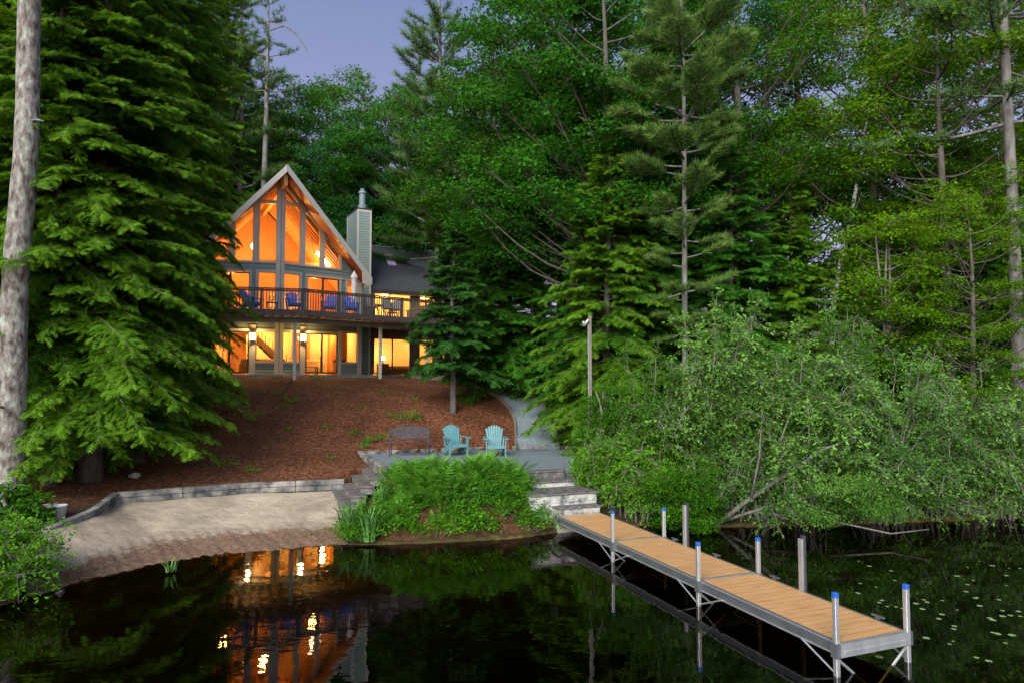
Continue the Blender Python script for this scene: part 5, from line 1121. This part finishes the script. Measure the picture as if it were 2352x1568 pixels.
def arching(name, px, Y, H, Rx, Ry, seed, leaf, label, stems=34, twigs=22, ls=.17, bias=(0, -.35), group='leafy shrubs along the right bank', bark='bark_twig', step=.085):
    r_ = np.random.default_rng(seed); T = MB(); F = FB(); Cs = []; Ds = []; Tn = []; Sz = []
    for i in range(stems):
        az = r_.uniform(0, 2*pi); out = r_.uniform(.15, 1)**.7; hh = H*(1.05-.75*out**2)*r_.uniform(.75, 1.1)
        hd = np.array([cos(az)*Rx*out+bias[0]*out, sin(az)*Ry*out+bias[1]*out, 0]); q = np.linspace(0, 1, 9)[:, None]; b0 = np.array([r_.normal(0, .25), r_.normal(0, .2), -.1])
        P = b0+hd*(q**1.35)+NZ*hh*(1.0*np.sin(q*pi*(.5+.30*out)) if out > .5 else q**.9)+r_.normal(0, .05, (9, 3))*q
        r0 = r_.uniform(.018, .036); T.tube(P, [r0*(1-.85*t)+.003 for t in q[:, 0]], 5, cap=False); st = r_.normal(0, .10)
        L = np.r_[0, np.cumsum(np.linalg.norm(np.diff(P, axis=0), axis=1))]; qs = L/L[-1]; nt_ = max(8, int(1.45*twigs*L[-1]/4.2))
        for t in r_.uniform(.22, 1.0, nt_):
            bp = np.array([np.interp(t, qs, P[:, k]) for k in range(3)]); k_ = min(7, int(t*8)); tan = nrm(P[k_+1]-P[k_])
            sd = nrm(r_.normal(size=3)*np.array([1, 1, .55])+np.array([0, 0, .15])); dr = nrm(tan*.7+sd*.9); l_ = r_.uniform(.35, .95)*(1.15-.5*t)
            m_ = max(3, int(l_/step)); u = (np.arange(m_)+.6)/m_*l_; C = bp+dr*u[:, None]-NZ*(.34*u**2/(l_))[:, None]+r_.normal(0, .025, (m_, 3))
            T.tube([bp, bp+dr*l_*.5-NZ*.055*l_, bp+dr*l_-NZ*.22*l_], [.007, .005, .002], 3, cap=False)
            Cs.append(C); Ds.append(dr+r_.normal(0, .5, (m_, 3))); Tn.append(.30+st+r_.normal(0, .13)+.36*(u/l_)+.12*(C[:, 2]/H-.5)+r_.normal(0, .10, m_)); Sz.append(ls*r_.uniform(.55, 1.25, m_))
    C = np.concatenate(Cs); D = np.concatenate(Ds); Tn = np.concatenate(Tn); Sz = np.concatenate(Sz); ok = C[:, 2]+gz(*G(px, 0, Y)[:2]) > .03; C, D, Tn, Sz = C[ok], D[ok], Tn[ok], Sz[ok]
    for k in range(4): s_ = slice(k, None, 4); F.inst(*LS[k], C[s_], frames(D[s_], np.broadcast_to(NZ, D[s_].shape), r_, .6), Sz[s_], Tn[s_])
    return plant_tree((T, F), name, G(px, 0, Y), 0, label, 'shrub', bark, leaf, group, crown='foliage')
LS = [tpl_leaves(4, .50, .27, .34, k+30) for k in range(4)]
AG = 'arching shrubs over the water'
arching('alder_shrub', 1640, 19.3, 5.6, 2.1, 1.9, 401, 'alder', 'tall arching pale-leaved shrub, leftmost of the big ones right of the dock', 44, 26, .20, (0, -.9), group=AG)
arching('alder_shrub', 1835, 19.4, 5.4, 2.5, 2.0, 402, 'alder', 'widest pale-leaved shrub, its sprays hanging low over the water right of the dock', 50, 27, .20, (0, -1.1), group=AG)
arching('alder_shrub', 2040, 19.3, 4.6, 2.3, 1.9, 403, 'alder_dark', 'darker arching shrub in front of the slim multi-stemmed maple', 44, 26, .17, (0, -1.0), group=AG)
arching('alder_shrub', 2215, 19.5, 4.2, 2.3, 1.9, 404, 'alder', 'pale arching shrub at the foot of the tall right trunk', 40, 25, .18, (0, -1.0), group=AG)
arching('alder_shrub', 2380, 19.9, 4.0, 2.2, 1.7, 405, 'alder_dark', 'arching shrub cut by the right edge of the picture above the water', 34, 24, .18, (0, -1.0), group=AG)
arching('alder_shrub', 1505, 19.6, 4.4, 1.5, 1.4, 406, 'maple_mid', 'upright green arching shrub between the floodlight pole and the big pale ones', 32, 24, .19, (0, -.2), group=AG)
arching('alder_shrub', 1740, 18.7, 2.2, 1.8, 1.2, 407, 'alder_dark', 'low dark-leaved shrub at the waterline under the widest pale one', 26, 20, .16, (0, -1.0), group=AG)
arching('alder_shrub', 2110, 19.2, 2.3, 1.9, 1.2, 408, 'alder_dark', 'low pale sprays at the waterline below the darker arching shrub', 26, 20, .16, (0, -1.0), group=AG)
arching('alder_shrub', 1930, 20.4, 5.9, 1.5, 1.3, 409, 'maple_mid', 'taller green shrub rising behind the widest pale one', 30, 24, .20, (0, 0), group=AG)
arching('alder_shrub', 2280, 19.4, 2.2, 2.0, 1.2, 410, 'alder', 'low sprays at the waterline near the right edge', 30, 24, .17, (0, -.8), group=AG)
arching('alder_shrub', 2000, 18.9, 1.9, 1.8, 1.1, 411, 'maple_mid', 'low green sprays at the waterline right of the widest pale shrub', 28, 22, .17, (0, -.7), group=AG)
arching('leafy_shrub', 1382, 19.3, 2.2, .95, .8, 107, 'bright', 'bright green bush beside the steps, nearest the gravel patio', 34, 26, .165, (0, -.1), step=.07)
arching('leafy_shrub', 1478, 18.8, 2.3, 1.15, .9, 108, 'bright', 'bright green bush at the water between the landing and the pale shrubs', 38, 26, .165, (0, -.4), step=.07)
arching('leafy_shrub', 30, 12.9, 1.35, 1.0, .8, 111, 'bright', 'bright green bush on the bank at the lower left corner', 34, 24, .145, (.15, -.2), group='bushes in the lower left corner', step=.06)
arching('leafy_shrub', -20, 12.2, 1.15, 1.0, .8, 112, 'bright', 'low bush cut by the left edge just above the water', 30, 22, .145, (.1, -.2), group='bushes in the lower left corner', step=.06)
# leaning limbs over the water
e_ = empty('leaning_alder', G(1640, 0, 18.4), 0, 'bare grey limbs leaning out low over the water among the pale shrubs', 'shrub')
m = MB(); m.tube([(-.3, 0, -.3), (.6, -.3, .55), (1.6, -.5, 1.3), (2.6, -.6, 2.0), (3.4, -.6, 2.3)], [.075, .065, .055, .035, .015], 7)
m.tube([(0, 0, .0), (1.2, -.6, .55), (2.6, -1.0, 1.0), (3.9, -1.2, 1.0)], [.05, .04, .03, .01], 6); m.tube([(.9, -.6, .4), (2.4, -1.4, .35), (3.6, -1.9, .15), (4.4, -2.1, .3)], [.035, .028, .02, .008], 6)
m.tube([(.8, -.4, .7), (1.0, -.5, 1.8), (1.1, -.5, 3.0)], [.04, .03, .012], 6); m.tube([(1.7, -.5, 1.4), (1.5, -.6, 2.2), (1.9, -.6, 3.2)], [.035, .025, .01], 6); m.build('limbs', M['bark_grey'], e_, smooth=True)
F = broadleaf(3, .02, 110, [(2.6, -1.4, .9, 1.6, .7, .5)], 26, 60, .16, (.5, .18), LN)[1]; F.build('foliage', M['alder'], e_)
# left bank bush
shrub('maple_seedling', 40, 15.2, 1.0, .6, .5, 113, 'maple_mid', 'broad-leaved seedlings at the foot of the massive pine trunk', 26, 22, .24, (.35, .1), LV, stems=4, group='bushes in the lower left corner')

# ------------------------------------------------------------------ ferns, iris, small plants
def fern_tpl():
    v = []; f = []; n_ = 11
    for i in range(n_):
        x = .12+.85*i/n_; z = .62*x-.62*x*x*.9; w_ = .26*math.sin(pi*min(1, .18+i/n_*.85))
        for sg in (1, -1):
            b = len(v); v += [(x, 0, z), (x+.055, 0, z+.005), (x+.10, sg*w_, z-.06*w_*4)]; f.append((b, b+1, b+2) if sg > 0 else (b+1, b, b+2))
    return np.array(v, float), f
FT = fern_tpl()
def fern_mesh(seed, n_=13, L=.6, leafm='fern'):
    r_ = np.random.default_rng(seed); F = FB(); a = np.arange(n_)*2.4+r_.uniform(-.4, .4, n_); el = r_.uniform(.25, .95, n_)
    D = np.stack([np.cos(a)*np.cos(el), np.sin(a)*np.cos(el), np.sin(el)], -1); C = np.stack([.04*np.cos(a), .04*np.sin(a), np.zeros(n_)], -1)
    F.inst(*FT, C, frames(D, np.broadcast_to(NZ, D.shape), r_, .25), L*r_.uniform(.75, 1.2, n_), r_.normal(.45, .2, n_)); return F.mesh('fronds', M[leafm])
FM = [fern_mesh(200+k, (9, 11, 13, 8, 12, 10)[k], (.62, .7, .55, .75, .6, .66)[k], 'fern') for k in range(6)]
def leafy_mesh(seed, n_=26, ls=.17, H=.4, mat='bright', R_=.22):
    r_ = np.random.default_rng(seed); F = FB(); C = r_.normal(0, 1, (n_, 3))*np.array([R_, R_, H*.28]); C[:, 2] = np.abs(C[:, 2])+H*.35
    D = nrm(np.c_[C[:, :2]+r_.normal(0, .1, (n_, 2)), r_.normal(0, .1, n_)])
    for k in range(4): s_ = slice(k, None, 4); F.inst(*LV[k], C[s_], frames(D[s_], np.broadcast_to(NZ, D[s_].shape), r_, .3), ls*r_.uniform(.8, 1.3, len(C[s_])), r_.normal(.5, .2, len(C[s_])))
    T = MB()
    for k in range(6): p = C[r_.integers(n_)]; T.tube([(0, 0, -.05), (p[0]*.5, p[1]*.5, p[2]*.6), tuple(p)], [.008, .006, .003], 3, cap=False)
    return F.mesh('leaves', M[mat]), T
LM = []
for k in range(4):
    me, T = leafy_mesh(230+k, mat=('bright', 'maple_mid', 'bright', 'oak')[k]); o = T.build('stems', M['bark_twig']); sme = o.data; bpy.data.objects.remove(o); LM.append((me, sme))
r_ = np.random.default_rng(99)
def put(name, me, loc, rz_, sc, label, cat, group, extra=None):
    if extra is not None:
        e_ = empty(name, loc, rz_, label, cat, group); e_.scale = (sc,)*3
        for nm, mm in (('leaves', me), ('stems', extra)): o = bpy.data.objects.new(nm, mm); COL.objects.link(o); o.parent = e_
        return e_
    o = bpy.data.objects.new(name, me); COL.objects.link(o); o.location = loc; o.rotation_euler = (r_.normal(0, .1), r_.normal(0, .1), rz_); o.scale = (sc,)*3; return tag(o, label, cat, group)
FG = 'ferns on the bank in front of the patio'
nf = 0
def on_bank(x, y):
    return not (x > .35+(18.6-y)*.45 or inpoly(np.array([x]), np.array([y]), PATIO)[0] or (y > 17.3 and x < -3.5-(y-19)*.36) or x < -4.15)
while nf < 150:
    x = -4.15+5.3*r_.uniform(0, 1); front = np.interp(x, SH[:, 0], SH[:, 1]); y = front+.25+r_.uniform(0, 1)**.75*2.2
    if not on_bank(x, y): continue
    top = y > front+1.2
    if not top and r_.random() < .45: continue
    lump_ = .5+.5*sin(x*2.7+1.0)*cos(y*1.9+x)
    if r_.random() > .45+.6*lump_: continue
    put('fern', FM[r_.integers(6)], (x, y, gz(x, y)-.02), r_.uniform(0, 6), (r_.uniform(.75, 1.0)+.35*lump_ if top else r_.uniform(.55, 1.0)), 'lush green fern in the thicket on the bank between patio and water', 'fern', FG); nf += 1
nl_ = 0
while nl_ < 120:
    x = r_.uniform(-4.0, 1.15); front = np.interp(x, SH[:, 0], SH[:, 1]); y = front+.12+r_.uniform(0, 1)**1.2*1.5
    if not on_bank(x, y): continue
    if .5+.5*sin(x*3.3+2)*cos(y*3.1) < .35: continue
    k = r_.integers(4)
    put('leafy_plant', LM[k][0], (x, y, gz(x, y)-.05), r_.uniform(0, 6), r_.uniform(.5, 1.35), 'small broad-leaved plant among the ferns above the waterline', 'plant', 'small leafy plants on the fern bank', LM[k][1]); nl_ += 1
# iris clumps
def blades(seed, n_=46, H=.62):
    r_ = np.random.default_rng(seed); F = FB(); tv = []; tf = []
    for i in range(5): q = i/4; tv += [(.42*q**2, -.022*(1-q)**.6, q-.25*q**3), (.42*q**2, .022*(1-q)**.6, q-.25*q**3)]
    for i in range(4): tf.append((2*i, 2*i+1, 2*i+3, 2*i+2))
    a = r_.uniform(0, 2*pi, n_); D = np.stack([np.cos(a), np.sin(a), np.zeros(n_)], -1); A = np.stack([D, np.cross(NZ, D), np.broadcast_to(NZ, D.shape)], 1)
    F.inst(np.array(tv), tf, D*r_.uniform(0, .16, (n_, 1)), A, np.c_[r_.uniform(.2, 1.3, n_)*H, np.full(n_, 1.0), r_.uniform(.6, 1.1, n_)*H], r_.normal(.5, .2, n_)); return F
for k, (px, py, lb, s_) in enumerate(((800, 1222, 'spiky grass-like iris clump on the beach side of the fern bank, left one', 1.45), (848, 1228, 'spiky grass-like iris clump at the waterline, right one', 1.67), (872, 1205, 'small spiky iris clump behind the waterline clump', 1.16))):
    p = Wz(px, py+14, .05); o = blades(300+k, 60).build('iris_plant', M['iris']); o.location = (p.x, p.y, max(gz(p.x, p.y), .02)); o.scale = (s_,)*3; tag(o, lb, 'plant', 'iris clumps at the fern bank')
p = Wz(392, 1312, .05); o = blades(310, 12, .35).build('grass_tuft', M['iris']); o.location = p; tag(o, 'thin green grass tuft alone on the wet edge of the beach', 'plant')
# seedlings on the bark slope
SP = [(664, 925, 1), (648, 938, 1), (598, 955, .6), (560, 938, .4), (540, 1000, .6), (513, 1075, 1.2), (660, 990, .6), (818, 1000, .9), (872, 1013, 1.0), (850, 1018, .8), (876, 905, .7), (930, 968, 1.3), (905, 962, .8), (960, 965, 1.0), (787, 905, .4), (723, 870, .6), (708, 950, .4), (1012, 880, .5),
      (835, 1030, .8), (690, 905, .5), (580, 1085, .7), (760, 1055, .4), (480, 1000, .5), (620, 1020, .4), (950, 920, .5), (1090, 960, .4), (830, 935, .4), (745, 985, .35), (560, 895, .6), (640, 905, .6)]
for i, (px, py, s_) in enumerate(SP):
    loc = ghit(px, py)
    if i % 3 == 0: put('fern_sprout', FM[i % 4], loc, i*1.3, .78*s_, 'small light green fern sprout on the red bark slope', 'fern', 'fern sprouts on the bark slope')
    else: k = i % 3; put('seedling', LM[k][0], (loc[0], loc[1], loc[2]-.03), i*1.7, .80*s_, 'small light green leafy seedling on the red bark slope', 'plant', 'leafy seedlings on the bark slope', LM[k][1])
# low greenery in the woods floor on the right and left (uncountable)
F = FB(); n_ = 9000; X = np.r_[r_.uniform(2.5, 26, n_), r_.uniform(-26, -11.8, n_//2)]; Y = np.r_[r_.uniform(19, 38, n_), r_.uniform(13, 34, n_//2)]; ok = (hland(X, Y) > .35) & (~inpoly(X, Y, MUL)); X, Y = X[ok], Y[ok]
Z = ground(X, Y)+r_.uniform(.02, .35, len(X)); C = np.stack([X, Y, Z], -1); D = nrm(r_.normal(size=C.shape)*np.array([1, 1, .2]))
for k in range(4): s_ = slice(k, None, 4); F.inst(*LV[k], C[s_], frames(D[s_], np.broadcast_to(NZ, D[s_].shape), r_, .3), r_.uniform(.2, .45, len(C[s_])), r_.normal(.3, .15, len(C[s_])))
o = F.build('undergrowth', M['oak']); tag(o, 'low green undergrowth on the forest floor', 'undergrowth', kind='stuff')
# fallen leaves, bark chips and needles on the slope and along the waterline (uncountable)
M['litter'] = leafmat('litter', (0.05, 0.022, 0.010), (0.36, 0.22, 0.11), 0.0, 0.05)
X = r_.uniform(-14, 1, 16000); Y = r_.uniform(16.5, 34, 16000); ok = inpoly(X, Y, MUL); X, Y = X[ok], Y[ok]; Z = ground(X, Y)+.012
tt_ = r_.uniform(0, 1, 1500); vv_ = np.clip(r_.normal(.86, .09, 1500), .3, .985); kk = tt_*(len(BA)-1); ii = np.minimum(kk.astype(int), len(BA)-2); ff = (kk-ii)[:, None]
Pb = (BA[ii]*(1-ff)+BA[ii+1]*ff)*(1-vv_)[:, None]+(BB[ii]*(1-ff)+BB[ii+1]*ff)*vv_[:, None]
C = np.r_[np.stack([X, Y, Z], -1), np.c_[Pb, .62*(1-vv_)+.03]]; D = nrm(r_.normal(size=C.shape)*np.array([1, 1, .15])); F = FB()
F.inst(np.array([(0, 0, 0), (.5, .28, .12), (1, 0, .05), (.5, -.28, .1)]), [(0, 1, 2, 3)], C, frames(D, np.broadcast_to(NZ, D.shape), r_, .3), np.r_[r_.uniform(.02, .07, len(X)), r_.uniform(.02, .06, 1500)], r_.uniform(0, 1, len(C))**1.6)
o = F.build('leaf_litter', M['litter']); tag(o, 'fallen leaves and chips scattered over slope and shore', 'leaf litter', kind='stuff')
# forest edge behind everything: far crowns so the skyline closes
far = []
for i in range(26):
    px = -500+i*140+r_.uniform(-50, 50); Y = r_.uniform(66, 82)
    if 560 < px < 1010: sc = r_.uniform(.8, .95)
    elif px > 1500: sc = r_.uniform(.4, .55)
    else: sc = r_.uniform(1.0, 1.2)
    c = again(mA if i % 2 else oA, G(px, 0, Y), i*1.1, 'distant forest tree seen only in bits between the nearer trees', sc); c['group'] = 'distant forest trees'
# lily pads
v = [(0, 0, 0)]+[(cos(a), sin(a), 0) for a in np.linspace(.25, 2*pi-.25, 12)]
pm = bpy.data.meshes.new('lily_pad'); pm.from_pydata(v, [], [(0, i, i+1) for i in range(1, 12)]); pm.materials.append(M['lily']); at = pm.attributes.new('tint', 'FLOAT', 'POINT'); at.data.foreach_set('value', [.6]*len(v))
for i in range(60):
    px = 1900+450*r_.random()**.7; py = r_.choice([1310, 1340, 1370, 1400, 1440, 1480])+r_.normal(0, 22); p = Wz(px, py, .004)
    o = bpy.data.objects.new('lily_pad', pm); COL.objects.link(o); o.location = (p.x, p.y, .005+i*.00005); o.rotation_euler = (0, 0, r_.uniform(0, 6)); o.scale = (r_.uniform(.022, .055),)*3; tag(o, 'small pale lily pad floating on the dark water right of the dock', 'lily pad', 'lily pads right of the dock')
